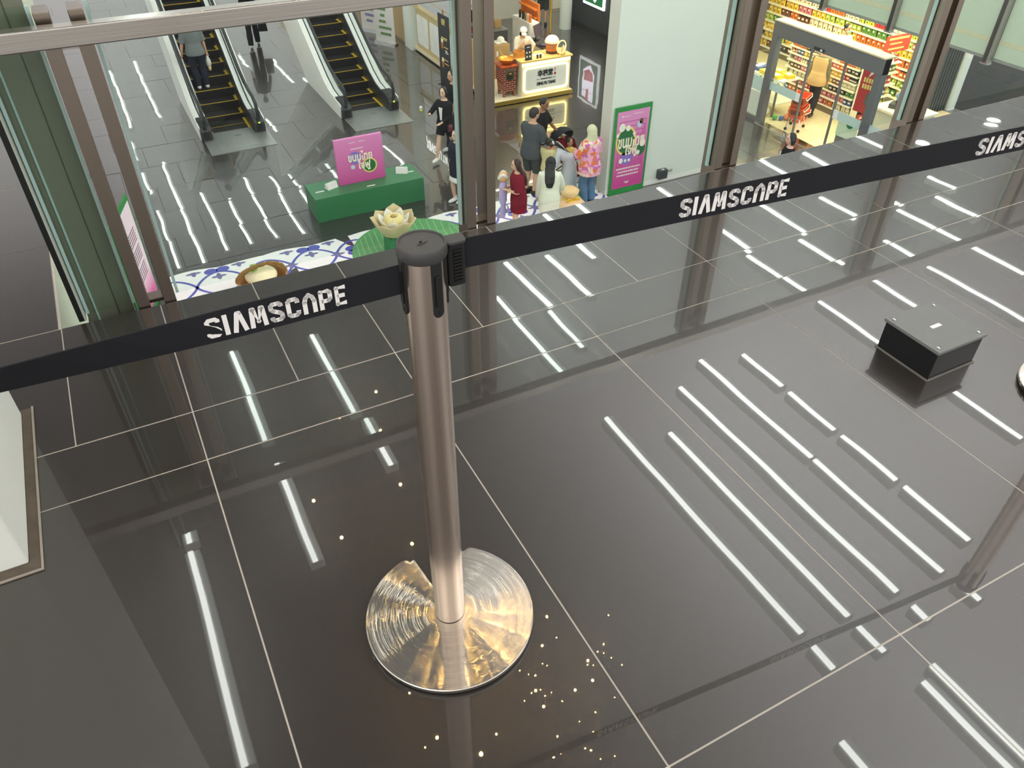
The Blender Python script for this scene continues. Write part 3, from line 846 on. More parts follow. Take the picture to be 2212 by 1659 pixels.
for x, y, rz, lab in ((3.50, 14.52, 0.35, 'small white card block at the left end of the green plinth'), (5.02, 14.56, -0.45, 'small white card block at the right end of the green plinth')):
    o = MB().prism_on([(-0.06, 0), (0.06, 0), (0.04, 0.11), (-0.02, 0.12)], (-0.12, 0, 0), (0, 1, 0), (0, 0, 1), (0.24, 0, 0)).build('card_block', INK)
    o.location = (x, y, Z0 + 0.5); o.rotation_euler = (0, 0, rz); tag(o, lab, 'card block', 'card blocks on the green plinth')

# patterned floor sticker
ARTW = mat('white_sticker', (250, 251, 248), 0.35, noise=0.02); ARTB = mat('blue_sticker', (82, 88, 182), 0.35, noise=0.05); ARTG = mat('grey_violet_sticker', (112, 112, 160), 0.35, noise=0.05)
t = thing('floor_sticker', 'white floor sticker with blue ogee and flower pattern along the lower hall', 'floor sticker', (4.5, 12.4, Z0))
edge = []
n = 176
for i in range(n + 1):
    x = -4.44 + 8.78 * i / n
    edge.append((x, 0.97 + 0.035 * abs(math.sin((x + 0.2) * PI / 0.845)) + 0.03 * math.cos((x + 0.83) * 2 * PI / 1.69)))
b = MB(); b.add([(x, -1.3, 0.0015) for x, y in edge] + [(x, y, 0.0015) for x, y in edge], [(i, i + 1, n + 2 + i, n + 1 + i) for i in range(n)])
b.build('white_ground', ARTW, t)
b = MB(); P_ = 1.69
for ph in (0, 1):
    for row in (0.42, -0.42):
        pts = []
        for i in range(0, 281):
            x = -4.42 + 8.74 * i / 280; u = ((x + 3.62) / P_ + 0.5 * ph) % 1.0
            a = abs(2 * u - 1)                                    # 0..1..0 ogee profile
            yy = 0.38 * (math.copysign(abs(math.sin((a - 0.5) * PI)) ** 0.75, a - 0.5))
            if abs(a - 0.5) < 0.05: yy += 0.0
            pts.append((x, max(-1.28, min(0.95, row - 0.02 + yy))))
        b.ribbon(pts, 0.05, 0.0025, 0.003)
d = b
for i in range(-3, 4):
    for ph, yy in ((0, 0.92), (0.5, 0.42), (0, -0.1), (0.5, -0.62)):
        x = -3.62 + P_ * (i + ph) + P_ * 2 - 0.0
        if not -4.3 < x < 4.2: continue
        for a in range(4):
            q = PI / 4 + a * PI / 2
            cy = yy + 0.11 * math.sin(q)
            if cy > 0.95: continue
            b.prism([(x + 0.15 * math.cos(q) + 0.12 * math.cos(2 * PI * k / 14), min(0.96, cy + 0.10 * math.sin(2 * PI * k / 14))) for k in range(14)], 0.0025, 0.0033)
        for sx, sy in ((0, -0.30), (0.40, -0.02), (-0.40, -0.02)):
            P = []
            for k in range(16):
                q = 2 * PI * k / 16; rr = 0.045 + 0.075 * abs(math.cos(2 * q)) ** 2
                P.append((x + sx + rr * math.cos(q) * 1.2, min(0.95, yy + sy + rr * math.sin(q))))
            d.prism(P, 0.0025, 0.0031, 1)
b.build('blue_pattern', [ARTB, ARTG], t)

# round leaf disc, pedestal, lotus
t = thing('leaf_disc', 'flat round green leaf print under the lotus cushion', 'floor sticker', (4.40, 12.33, Z0))
LG = mat('banana_leaf', (92, 160, 98), 0.4, noise=0.18, nscale=2); LV = mat('leaf_vein', (150, 200, 152), 0.45)
MB().lathe([(1.2, 0.0035), (1.2, 0.0085)], 64).build('disc', LG, t)
b = MB()
for i in range(19):
    x = -1.08 + 0.12 * i; h = math.sqrt(max(0, 1.17 ** 2 - x * x))
    for sg in (1, -1):
        L = [(x, 0), (x + 0.04, sg * h * 0.5), (min(0.97, x + 0.12), sg * math.sqrt(max(0, 1.17 ** 2 - min(0.97, x + 0.12) ** 2)) * 0.97)]
        b.ribbon(L, 0.012, 0.0085, 0.0092)
b.ribbon([(-1.17, 0), (1.17, 0)], 0.03, 0.0085, 0.0094); b.build('vein', LV, t)
tag(MB().box(3.87, 4.23, 12.28, 12.62, Z0 + 0.0095, Z0 + 0.36).build('pedestal', GREEN, bevel=0.004), 'small green cube pedestal under the beige lotus cushion', 'pedestal')
BEI = mat('beige_fabric', (214, 196, 152), 0.85, noise=0.08, bump=0.3, nscale=8); PAD = mat('white_fabric', (240, 238, 226), 0.85, bump=0.2); YF = mat('pale_yellow_fabric', (240, 222, 158), 0.85, bump=0.2)
t = thing('lotus_cushion', 'large beige and yellow fabric lotus on the green pedestal', 'lotus prop', (4.05, 12.45, Z0 + 0.365), 0.3)


def petal(rad, h, w, lean, thick, a):
    L = []
    for i in range(9):
        q = i / 8; r0 = rad * (0.35 + 0.75 * q ** 0.7) * (1 + lean * q); z = h * q ** 1.25
        wd = w * math.sin(PI * min(1, 0.18 + 0.82 * q)) ** 0.6 if q < 1 else 0.004
        ring = []
        for k in range(10):
            u = 2 * PI * k / 10
            th = a + wd * math.cos(u) / max(r0, 0.05)
            rr = r0 + thick * math.sin(u) * (1 - 0.7 * q) - 0.25 * wd * math.cos(u) ** 2 * 0.3
            ring.append((rr * math.cos(th), rr * math.sin(th), z + 0.01))
        L.append(ring)
    return L


for i in range(7): MB().rings(petal(0.36, 0.33 + 0.05 * (i % 2), 0.29, 0.06, 0.055, 2 * PI * i / 7)).build('outer_petal', BEI, t, smooth='all')
for i in range(7): MB().rings(petal(0.25, 0.36, 0.15, 0.05, 0.04, 2 * PI * (i + 0.5) / 7)).build('inner_petal', PAD, t, smooth='all')
b = MB()
for i in range(9):
    a = 2 * PI * i / 9; b.ell((0.11 * math.cos(a), 0.11 * math.sin(a), 0.26), (0.085, 0.085, 0.10), 10, 8)
b.build('seed_head', YF, t, smooth='all')
MB().ell((0, 0, 0.35), (0.05, 0.05, 0.025), 10, 6).build('button', mat('tan_button', (190, 160, 100), 0.7), t, smooth='all')
MB().lathe([(0.05, 0.0), (0.24, 0.02), (0.27, 0.12), (0.2, 0.2), (0.01, 0.2)], 24).build('cup', BEI, t, smooth='all')

# basket with rope handle, only its top showing behind the sill
t = thing('rope_basket', 'big basket prop with a twisted rope handle, cut off by the floor edge', 'basket', (1.47, 11.95, Z0))
ROPE = mat('brown_rope', (150, 112, 62), 0.8, noise=0.15, bump=0.3)
MB().lathe([(0.30, 0), (0.40, 0.25), (0.42, 0.42), (0.40, 0.42), (0.36, 0.20), (0.01, 0.12)], 28).build('bowl', mat('wicker', (190, 150, 96), 0.8, noise=0.3, nscale=60, bump=0.4), t, smooth=True)
hp = [(0.42 * math.cos(a), 0.05 * math.sin(a * 2), 0.42 + 0.22 * math.sin(a)) for a in [PI * i / 24 for i in range(25)]]
for off in (0, PI):
    MB().tube([(x, y + 0.018 * math.cos(i * 1.2 + off), z + 0.018 * math.sin(i * 1.2 + off)) for i, (x, y, z) in enumerate(hp)], 0.024, 7).build('rope_strand', ROPE, t, smooth='all')
MB().ell((0.0, 0.05, 0.42), (0.27, 0.27, 0.13), 18, 10).build('cream_dough', mat('cream_dough', (250, 240, 196), 0.7), t, smooth='all')
MB().tube([(-0.09, 0.06, 0.45), (-0.09, 0.08, 0.62)], [0.07, 0.06], 10).build('green_stem', mat('green_dough', (160, 200, 100), 0.7), t, smooth='all')

# soft props near the right group
o = MB().ell((0, 0, 0.21), (0.21, 0.21, 0.21), 20, 14).build('ball', mat('powder_blue', (128, 156, 204), 0.6), smooth='all')
o.location = (7.12, 11.98, Z0); tag(o, 'powder blue ball on the white sticker just behind the dark sill', 'ball')
t = thing('sack_cushion', 'peach sack cushion tied with a yellow ribbon', 'cushion', (7.72, 12.28, Z0))
PE = mat('peach_fabric', (238, 204, 156), 0.85, bump=0.3)
MB().lathe([(0.05, 0.0), (0.34, 0.05), (0.38, 0.16), (0.25, 0.30), (0.10, 0.34)], 18).build('sack', PE, t, smooth='all')
MB().lathe([(0.10, 0.33), (0.16, 0.40), (0.20, 0.50), (0.12, 0.55), (0.01, 0.54)], 14, (0, 0, 0)).build('gathered_top', mat('peach_light', (246, 210, 152), 0.85), t, smooth='all')
YR = mat('yellow_ribbon', (250, 214, 56), 0.6)
b = MB(); b.tube([(0.115 * math.cos(a), 0.115 * math.sin(a), 0.335) for a in [2 * PI * i / 16 for i in range(16)]], 0.018, 6, closed=True)
for s in (-1, 1):
    b.tube([(0.02 * s, -0.12, 0.34), (0.12 * s, -0.17, 0.40), (0.15 * s, -0.16, 0.34), (0.02 * s, -0.13, 0.33)], 0.014, 6)
    b.tube([(0.01 * s, -0.13, 0.33), (0.06 * s, -0.30, 0.24), (0.10 * s, -0.37, 0.12)], 0.014, 6)
b.build('ribbon', YR, t, smooth='all')
t = thing('leaf_cushion', 'dark green leaf shaped cushion behind the peach sack', 'cushion', (8.02, 12.62, Z0))
MB().ell((0, 0, 0.15), (0.15, 0.24, 0.14), 16, 10).build('pad', mat('teal_fabric', (84, 150, 124), 0.85, bump=0.2), t, smooth='all')
MB().tube([(0, -0.235, 0.17), (0, 0, 0.292), (0, 0.235, 0.17)], 0.006, 5).build('seam', LEAF, t)
o = MB().tube([(-0.22, 0.06, 0.05), (0.0, 0.02, 0.05), (0.24, -0.1, 0.05)], [0.035, 0.05, 0.035], 10).build('stem_prop', mat('leaf_stem', (150, 180, 84), 0.7), smooth='all')
o.location = (6.62, 12.10, Z0); tag(o, 'thick pale green stem prop lying on the white sticker', 'stem prop')


def poster(label, o, u, wid, h, grad, full):
    """tall event poster with green leaf border: lower left corner o, direction u along its foot"""
    t = thing('poster_stand', label, 'poster', o, math.atan2(u[1], u[0]))
    MB().box(0, wid, 0, 0.03, 0, h).build('green_frame', mat('poster_green', (44, 140, 66), 0.4, noise=0.3, nscale=3), t)
    MB().box(0.055, wid - 0.055, -0.006, 0.0, 0.13, h - 0.09).build('print', grad, t)
    return t


PG = gradient('poster_print', (206, 76, 152), (228, 148, 200), 0.35, 1.6)
t = poster('tall pink and green event poster on the white pillar', (8.86, 12.545, Z0), (1, 0), 0.88, 1.86, PG, True)
Fp = lambda x, z, d=0.0: frame((x, -0.008 - d, z), (1, 0, 0), (0, 0, 1))
b = MB()
for k in range(4):
    x0, x1, z0, z1 = 0.13 + 0.085 * k * 0.8, 0.76 - 0.03 * k, 0.60 + 0.04 * k, 1.56 - 0.10 * k
    for q in ((x0, x1, z1 - 0.012, z1), (x1 - 0.012, x1, z0, z1), (x0, x0 + 0.012, z0, z1), (x0, x1, z0, z0 + 0.012)): b.box(q[0], q[1], -0.0075, -0.006, q[2], q[3])
b.build('frame_lines', mat('deep_pink', (190, 70, 146), 0.5), t)
b = MB(); disc_on(b, (0, 0), 0.245, Fp(0.30, 1.16), 0, 0.002, 36, sy=1.25); b.build('yellow_ring', GOLD, t)
b = MB(); disc_on(b, (0, 0), 0.205, Fp(0.30, 1.16, 0.002), 0, 0.002, 36, sy=1.25); b.build('green_disc', LEAF, t)
b = MB(); disc_on(b, (0, 0), 0.15, Fp(0.36, 0.80), 0, 0.002, 30, sy=1.1); b.build('violet_disc', VIOL, t)
b = MB(); disc_on(b, (0, 0), 0.12, Fp(0.68, 0.92), 0, 0.002, 30, sy=1.1); b.build('leaf_disc_print', LEAF, t)
for nm, pts, mm in (('sweet', [(0.18, 1.45, 0.075), (0.33, 1.42, 0.055), (0.09, 1.30, 0.035), (0.72, 1.05, 0.07), (0.63, 0.86, 0.045), (0.22, 0.74, 0.05), (0.33, 0.73, 0.03), (0.42, 0.73, 0.03)], PAD), ('pale_sweet', [(0.60, 1.46, 0.06), (0.70, 1.15, 0.035)], PALEB), ('dark_sweet', [(0.64, 1.52, 0.05)], mat('brown_sweet', (110, 86, 50), 0.5))):
    b = MB()
    for x, z, r in pts: disc_on(b, (0, 0), r, Fp(x, z, 0.004), 0, 0.003, 14, sy=1.15)
    b.build(nm, mm, t)
lettering('ขนมไทย', 0.3, Fp(0.43, 1.16, 0.007), CREAM, t, 'thai_lettering', bold=0.008, fit=(0.64, 0.30))
lettering('ใจฟู', 0.3, Fp(0.45, 0.93, 0.008), CREAM, t, 'thai_lettering', bold=0.008, fit=(0.30, 0.28))
b = MB()
for i, (x0, x1) in enumerate(((0.13, 0.72), (0.18, 0.70), (0.16, 0.71))):
    x = x0
    while x < x1 - 0.02:
        ww = R.uniform(0.02, 0.06); b.box(x, min(x + ww, x1), -0.0085, -0.006, 0.545 - i * 0.075, 0.575 - i * 0.075); x += ww + 0.012
b.box(0.20, 0.36, -0.0085, -0.006, 1.665, 1.675); b.box(0.16, 0.185, -0.0085, -0.006, 1.65, 1.69); b.box(0.44, 0.66, -0.0085, -0.006, 1.69, 1.70); b.box(0.36, 0.48, -0.0085, -0.006, 0.24, 0.255); b.box(0.39, 0.46, -0.0085, -0.006, 0.215, 0.225)
b.build('caption_line', INK, t)
PW = gradient('pale_poster_print', (214, 96, 160), (240, 226, 234), 0.30, 0.72)
u = Vector((0.36, 1.15, 0)).normalized()
t = poster('pale pink and green event poster seen edge-on between the leftmost post bars', (-0.50, 11.75, Z0), (u.x, u.y), 1.15, 1.9, PW, False)
b = MB()
for i in range(3):
    for k in range(5): b.box(0.16 + 0.0 * k, 0.95, -0.008, -0.006, 0.62 + 0.30 * i + 0.05 * k, 0.64 + 0.30 * i + 0.05 * k)
b.build('caption_line', mat('grey_print', (130, 110, 120), 0.5), t)

# wall socket box on the pillar
t = thing('wall_speaker', 'small dark grey box on the white pillar near its foot', 'wall box', (10.21, 12.60, Z0 + 0.13))
MB().box(-0.11, 0.11, -0.12, -0.002, 0, 0.20).build('case', DARK, t, bevel=0.01)
MB().rbox(-0.03, 0.04, -0.09, -0.05, 0.20, 0.204, 0.01).build('disc_mark', INK, t)
b = MB(); b.box(0, 0.11, -0.004, -0.001, 0.0, 0.02); b.box(0, 0.11, -0.004, -0.001, 0.035, 0.055); o = b.build('wall_marking', mat('grey_mark', (140, 142, 138), 0.5)); o.location = (10.42, 12.60, Z0 + 0.20)
tag(o, 'two grey printed bars on the white pillar beside the small box', 'marking')

# ================================================================ LOWER HALL: drink stall
CRM = mat('cream_lacquer', (226, 214, 184), 0.45, noise=0.04, nscale=3)
GLD = mat('brass', (196, 164, 84), 0.25, 0.9, noise=0.06)
MARB = mat('veined_marble', (238, 238, 232), 0.4, noise=0.14, nscale=5)
TOPW = mat('warm_worktop', (240, 196, 120), 0.4, noise=0.1)
GLOW = mat('warm_led', (255, 230, 150), 0.4, emit=7.0, emit_rgb=(255, 226, 140), noise=0)
t = thing('stall_platform', 'low cream and brass platform carrying the drink stall', 'platform', (10.2, 21.2, Z0))
MB().box(-1.24, 1.16, -2.96, 2.9, 0.05, 0.12).build('deck', CRM, t)
MB().box(-1.18, 1.10, -2.90, 2.84, 0.0, 0.05).build('recess', mat('dark_recess', (60, 52, 40), 0.6), t)
MB().box(-1.25, 1.17, -2.98, -2.955, 0.02, 0.115).build('brass_strip', GLD, t)


def rrect(w, h, r, n=6):
    P = []
    for cx, cy, a in ((w / 2 - r, h / 2 - r, 0), (-w / 2 + r, h / 2 - r, 90), (-w / 2 + r, -h / 2 + r, 180), (w / 2 - r, -h / 2 + r, 270)):
        for i in range(n + 1):
            q = math.radians(a + 90 * i / n); P.append((cx + r * math.cos(q), cy + r * math.sin(q)))
    return P


t = thing('stall_counter', 'cream front counter with a glowing rounded frame and black stall lettering', 'counter', (10.57, 18.62, Z0 + 0.12))
MB().box(-0.74, 0.74, -0.30, 0.30, 0, 0.86).build('body', CRM, t, bevel=0.006)
MB().box(-0.78, 0.78, -0.345, 0.34, 0.862, 0.905).build('worktop', TOPW, t, bevel=0.006)
MB().box(-0.72, 0.72, -0.325, -0.302, 0.775, 0.835).build('led_bar', GLOW, t)
b = MB(); A = rrect(1.36, 0.66, 0.11); B = rrect(1.27, 0.57, 0.08)
b.rings([[(x, -0.302, z + 0.40) for x, z in A], [(x, -0.318, z + 0.40) for x, z in A], [(x, -0.318, z + 0.40) for x, z in B], [(x, -0.302, z + 0.40) for x, z in B]], cap=False)
b.build('glow_frame', GLOW, t)
MB().prism_on(B, (0, -0.302, 0.40), (1, 0, 0), (0, 0, 1), (0, -0.006, 0)).build('marble_panel', MARB, t)
INKB = mat('black_letter', (16, 15, 14), 0.4)
Fc = lambda x, z: frame((x, -0.312, z), (1, 0, 0), (0, 0, 1))
lettering('幸福堂', 0.2, Fc(-0.03, 0.535), INKB, t, 'stall_lettering', depth=0.004, bold=0.006, fit=(0.46, 0.17))
lettering('TAIWAN NO.1', 0.1, Fc(0.0, 0.385), INKB, t, 'stall_lettering', depth=0.004, bold=0.004, fit=(0.34, 0.035))
lettering('XING FU TANG', 0.1, Fc(0.0, 0.27), INKB, t, 'stall_lettering', depth=0.004, bold=0.005, fit=(0.58, 0.085))
b = MB(); b.box(-0.29, -0.20, -0.316, -0.308, 0.380, 0.388); b.box(0.20, 0.29, -0.316, -0.308, 0.380, 0.388); b.build('rule_line', INKB, t)
REDP = mat('seal_red', (176, 30, 34), 0.5)
b = MB(); b.box(0.245, 0.295, -0.316, -0.308, 0.45, 0.51); b.build('red_seal', REDP, t)
b = MB(); b.tube([(0.255, -0.312, 0.54), (0.245, -0.312, 0.60), (0.27, -0.312, 0.63), (0.29, -0.312, 0.59), (0.265, -0.312, 0.575)], 0.006, 5); b.build('red_script', REDP, t)

# things on the counter
ZC = Z0 + 0.12 + 0.9055
t = thing('cup_display', 'giant milk tea cup display with white dome lid on the stall counter', 'cup display', (10.90, 18.63, ZC))
MB().lathe([(0.145, 0.0), (0.15, 0.01), (0.175, 0.26)], 24).build('cup_body', mat('brown_sugar', (190, 104, 30), 0.25, noise=0.45, nscale=6), t, smooth='all')
MB().lathe([(0.180, 0.26), (0.196, 0.265), (0.196, 0.30), (0.17, 0.36), (0.11, 0.42), (0.05, 0.44), (0.01, 0.44)], 24).build('dome_lid', mat('dome_white', (250, 240, 220), 0.4), t, smooth='all')
MB().lathe([(0.147, 0.0), (0.153, 0.07), (0.156, 0.07), (0.15, -0.0)], 24, cap=False).build('pearl_band', mat('dark_pearls', (70, 40, 22), 0.4, noise=0.5, nscale=30), t)
t = thing('ring_lamp', 'glowing brass ring lamp in front of the giant cup', 'lamp', (11.06, 18.40, ZC))
q = [(0.155 * math.cos(a), 0.04 * math.cos(a), 0.19 + 0.155 * math.sin(a)) for a in [2 * PI * i / 32 for i in range(32)]]
MB().tube(q, 0.014, 8, closed=True).build('ring', mat('ring_glow', (255, 214, 130), 0.3, emit=2.2, emit_rgb=(255, 206, 120), noise=0), t, smooth='all')
MB().lathe([(0.11, 0), (0.11, 0.015), (0.04, 0.03), (0.02, 0.036)], 20).build('foot', GLD, t, smooth=True)
t = thing('menu_stand', 'small black menu card on a stand at the left end of the stall counter', 'menu', (10.06, 18.36, ZC), 0.1)
MB().prism_on([(-0.10, 0), (0.10, 0), (0.10, 0.36), (-0.10, 0.36)], (0, 0, 0.012), (1, 0, 0), (0, 0.12, 0.99), (0, 0.012, 0)).build('card', mat('menu_black', (40, 42, 46), 0.4), t)
b = MB()
for zz in (0.08, 0.18): 
    for xx in (-0.05, 0.04): b.ell((xx, -0.002 + zz * 0.12, zz), (0.025, 0.003, 0.03), 8, 6)
b.box(-0.05, 0.05, 0.025, 0.03, 0.30, 0.315); b.build('drink_print', INK, t)
MB().box(-0.1, 0.1, -0.03, 0.06, 0, 0.012).build('foot', BLACK, t)
t = thing('wooden_tray', 'orange wooden tray behind the small menu card', 'tray', (9.97, 18.72, ZC))
b = MB(); b.box(-0.12, 0.12, -0.12, 0.12, 0, 0.02); 
for q in ((-0.12, -0.10, -0.12, 0.12), (0.10, 0.12, -0.12, 0.12), (-0.10, 0.10, -0.12, -0.10), (-0.10, 0.10, 0.10, 0.12)): b.box(*q, 0.02, 0.14)
b.build('tray_body', mat('honey_wood', (206, 140, 62), 0.5, noise=0.15), t)
for k, x in enumerate((10.33, 10.42)):
    o = MB().lathe([(0.028, 0), (0.03, 0.09), (0.026, 0.09), (0.001, 0.07)], 14).build('pearl_glass', mat('dark_pearls'), smooth=True)
    o.location = (x, 18.38, ZC); tag(o, ['left of two small dark sample glasses on the stall counter front', 'right of two small dark sample glasses on the stall counter front'][k], 'glass', 'sample glasses on the stall counter')
t = thing('bakery_paper', 'pale paper sheets lying on the orange worktop', 'paper', (10.48, 18.62, ZC), 0.2)
MB().box(-0.14, 0.14, -0.09, 0.09, 0, 0.004).build('sheet', INK, t)
for k, (x, y, h) in enumerate(((11.20, 18.55, 0.13), (11.28, 18.62, 0.15))):
    t = thing('straw_jar', ['cream ribbed jar at the right end of the stall counter', 'clear jar of straws at the far right end of the stall counter'][k], 'jar', (x, y, ZC))
    MB().lathe([(0.04, 0), (0.045, h), (0.04, h), (0.036, 0.02), (0.001, 0.02)], 14).build('jar_body', mat('jar_cream', (240, 226, 196), 0.3) if k == 0 else mat('jar_glass', (225, 228, 224), 0.15), t, smooth=True)
    if k: MB().cyl((0, 0, 0.03), (0.02, 0.01, 0.24), 0.012).build('straws', BLACK, t)

# side counter with till
t = thing('side_counter', 'dark topped side counter at the right of the stall with the till on it', 'counter', (11.08, 19.66, Z0 + 0.12))
MB().box(-0.18, 0.24, -0.68, 0.38, 0, 0.86).build('body', CRM, t)
MB().box(-0.20, 0.26, -0.68, 0.40, 0.86, 0.90).build('worktop', mat('dark_worktop', (58, 54, 52), 0.35, noise=0.2), t)
ZS = Z0 + 0.12 + 0.9005
t = thing('till_monitor', 'black till monitor with its screen facing the cashier on the side counter', 'monitor', (11.10, 19.75, ZS), 0.55)
MB().prism_on(rrect(0.36, 0.30, 0.01), (0, 0, 0.27), (1, 0, 0), (0, 0.25, 0.97), (0, 0.03, 0)).build('screen', mat('till_screen', (92, 80, 92), 0.25), t)
MB().prism_on(rrect(0.37, 0.31, 0.01), (0, 0.031, 0.27), (1, 0, 0), (0, 0.25, 0.97), (0, 0.02, 0)).build('back_shell', mat('till_shell', (232, 224, 208), 0.5), t)
MB().box(-0.08, 0.08, 0.0, 0.16, 0, 0.02).build('stand_base', BLACK, t); MB().box(-0.02, 0.02, 0.06, 0.09, 0.02, 0.2).build('stand_neck', BLACK, t)
t = thing('keypad', 'black till keypad beside the monitor', 'keypad', (11.05, 19.28, ZS), 0.3)
MB().box(-0.14, 0.14, -0.1, 0.1, 0, 0.03).build('case', BLACK, t, bevel=0.006); MB().box(-0.11, 0.11, -0.07, 0.07, 0.031, 0.036).build('keys', mat('violet_keys', (86, 74, 110), 0.5, noise=0.5, nscale=60), t)

# brick stove with wok
t = thing('brick_stove', 'small red brick stove with an arched iron door left of the counter', 'stove', (9.56, 18.66, Z0 + 0.1205), 0.0)
BRK = bpy.data.materials.new('red_brick'); BRK.use_nodes = True; MATS['red_brick'] = BRK
nt = BRK.node_tree; bs = nt.nodes['Principled BSDF']; bt = nt.nodes.new('ShaderNodeTexBrick'); tc = nt.nodes.new('ShaderNodeTexCoord'); mp = nt.nodes.new('ShaderNodeMapping')
mp.inputs['Rotation'].default_value = (PI / 2, 0, 0)
bt.inputs['Color1'].default_value = (*srgb((134, 50, 40)), 1); bt.inputs['Color2'].default_value = (*srgb((112, 42, 36)), 1); bt.inputs['Mortar'].default_value = (*srgb((196, 160, 136)), 1)
bt.inputs['Scale'].default_value = 1; bt.inputs['Brick Width'].default_value = 0.15; bt.inputs['Row Height'].default_value = 0.055; bt.inputs['Mortar Size'].default_value = 0.006
nt.links.new(tc.outputs['Object'], mp.inputs[0]); nt.links.new(mp.outputs[0], bt.inputs['Vector']); nt.links.new(bt.outputs['Color'], bs.inputs['Base Color'])
MB().prism_on([(-0.16, 0.14), (0.16, 0.14), (0.18, 0.38), (0.21, 0.40), (0.21, 0.76), (-0.21, 0.76), (-0.21, 0.40), (-0.18, 0.38)], (0, -0.2, 0), (1, 0, 0), (0, 0, 1), (0, 0.4, 0)).build('body', BRK, t)
for sx in (-1, 1):
    for yy in (-0.19, 0.11): MB().prism_on([(0.10 * sx, 0.14), (0.16 * sx, 0.14), (0.17 * sx, 0.0), (0.13 * sx, 0.0)], (0, yy, 0), (1, 0, 0), (0, 0, 1), (0, 0.08, 0)).build('leg', BRK, t)
MB().box(-0.24, 0.24, -0.23, 0.23, 0.76, 0.80).build('top_slab', mat('orange_tile', (206, 96, 44), 0.35), t, bevel=0.005)
D = [(-0.085, 0)] + [(0.085, 0)] + [(0.085 * math.cos(a), 0.12 + 0.075 * math.sin(a)) for a in [PI * i / 10 for i in range(11)]]
MB().box(-0.115, 0.115, -0.212, -0.201, 0.44, 0.70).build('door_frame', mat('iron_frame', (118, 112, 96), 0.45, 0.6), t)
dr = MB().prism_on(D, (0, -0.2125, 0.46), (1, 0, 0), (0, 0, 1), (0, -0.014, 0)).build('arched_door', mat('iron_door', (72, 74, 66), 0.4, 0.7), t)
b = MB(); b.ell((0, -0.228, 0.60), (0.05, 0.006, 0.03), 12, 8); b.build('brass_emblem', GLD, dr)
t = thing('wok', 'wide copper coloured pan with a ladle on the brick stove', 'pan', (9.56, 18.66, Z0 + 0.1205 + 0.801))
b = MB(); b.lathe([(0.08, 0.0), (0.17, 0.05), (0.225, 0.13), (0.235, 0.135), (0.215, 0.125), (0.16, 0.055), (0.001, 0.02)], 28); b.build('bowl', mat('copper', (214, 140, 50), 0.3, 0.5), t, smooth=True)
MB().lathe([(0.18, 0.075), (0.001, 0.076)], 24).build('syrup', mat('syrup', (236, 160, 40), 0.2), t)
b = MB(); b.tube([(0.02, 0.0, 0.09), (-0.10, 0.04, 0.22), (-0.17, 0.06, 0.34)], 0.012, 6); b.ell((0.03, 0, 0.085), (0.04, 0.04, 0.02), 10, 6); b.build('ladle', mat('ladle_wood', (220, 180, 110), 0.5), t)

# cartons, back counter and its clutter
CARD = mat('carton_brown', (186, 152, 100), 0.8, noise=0.06)
for k in range(2):
    t = thing('carton', ['lower brown carton of the stack behind the stall counter', 'upper brown carton of the stack, white cap and cloth on top'][k], 'carton', (10.02, 20.12, Z0 + 0.1205 + 0.441 * k), 0.05 * k, 'cartons behind the stall counter')
    MB().box(-0.27, 0.27, -0.24, 0.24, 0, 0.44).build('box', CARD, t, bevel=0.004)
    MB().box(-0.27, 0.27, -0.03, 0.03, 0.4405, 0.4415).build('tape', mat('tape', (204, 186, 150), 0.3), t)
    MB().box(-0.16, -0.10, -0.2415, -0.2405, 0.16, 0.30).build('white_tag', INK, t)
t = thing('folded_cloth', 'white folded cloth and cap lying on the upper carton', 'cloth', (10.10, 20.12, Z0 + 0.1205 + 0.883))
MB().box(-0.16, 0.16, -0.15, 0.13, 0, 0.035).build('cloth', PAD, t, bevel=0.012)
b = MB(); b.ell((0.03, 0.0, 0.075), (0.10, 0.11, 0.085), 16, 10); b.build('cap_crown', PAD, t, smooth='all'); MB().ell((0.05, -0.12, 0.045), (0.08, 0.07, 0.012), 12, 6).build('cap_peak', PAD, t, smooth='all')
t = thing('partition_block', 'white marble block partition behind the cashier', 'partition', (11.13, 20.66, Z0 + 0.1205))
MB().box(-0.12, 0.20, -0.58, 0.45, 0, 1.27).build('block', MARB, t, bevel=0.01)
for k, y in enumerate((-0.48, -0.34, -0.20, -0.06, 0.12)):
    o = MB().lathe([(0.035, 0), (0.035, 0.16), (0.02, 0.19), (0.02, 0.21), (0.001, 0.21)] if k > 1 else [(0.04, 0), (0.04, 0.2), (0.001, 0.2)], 12).build('canister', [mat('orange_can', (220, 120, 40), 0.4), mat('pink_can', (232, 190, 180), 0.4), mat('olive_can', (120, 110, 60), 0.4), BLACK, BLACK][k], smooth=True)
    o.location = (11.08, 20.66 + y, Z0 + 0.1205 + 1.2705)
    tag(o, ['orange canister nearest the front on the marble block', 'pale pink canister second on the marble block', 'olive bottle in the middle of the marble block', 'black bottle fourth from the front on the marble block', 'black bottle farthest back on the marble block'][k], 'canister', 'canisters on the marble block')
t = thing('orange_panel', 'bright orange wooden rack panel beside the marble block', 'panel', (11.56, 21.05, Z0), 0)
OR = mat('orange_wood', (220, 120, 38), 0.5, noise=0.15)
MB().box(-0.03, 0.03, -0.5, 0.52, 0, 1.72).build('panel', OR, t)
for k in range(4): MB().box(-0.12, -0.03, -0.48, 0.5, 0.9 + 0.22 * k, 0.93 + 0.22 * k).build('ledge', mat('orange_ledge', (236, 140, 50), 0.5), t)
t = thing('back_counter', 'dark grey equipment counter at the back of the stall', 'counter', (10.35, 21.75, Z0 + 0.1205))
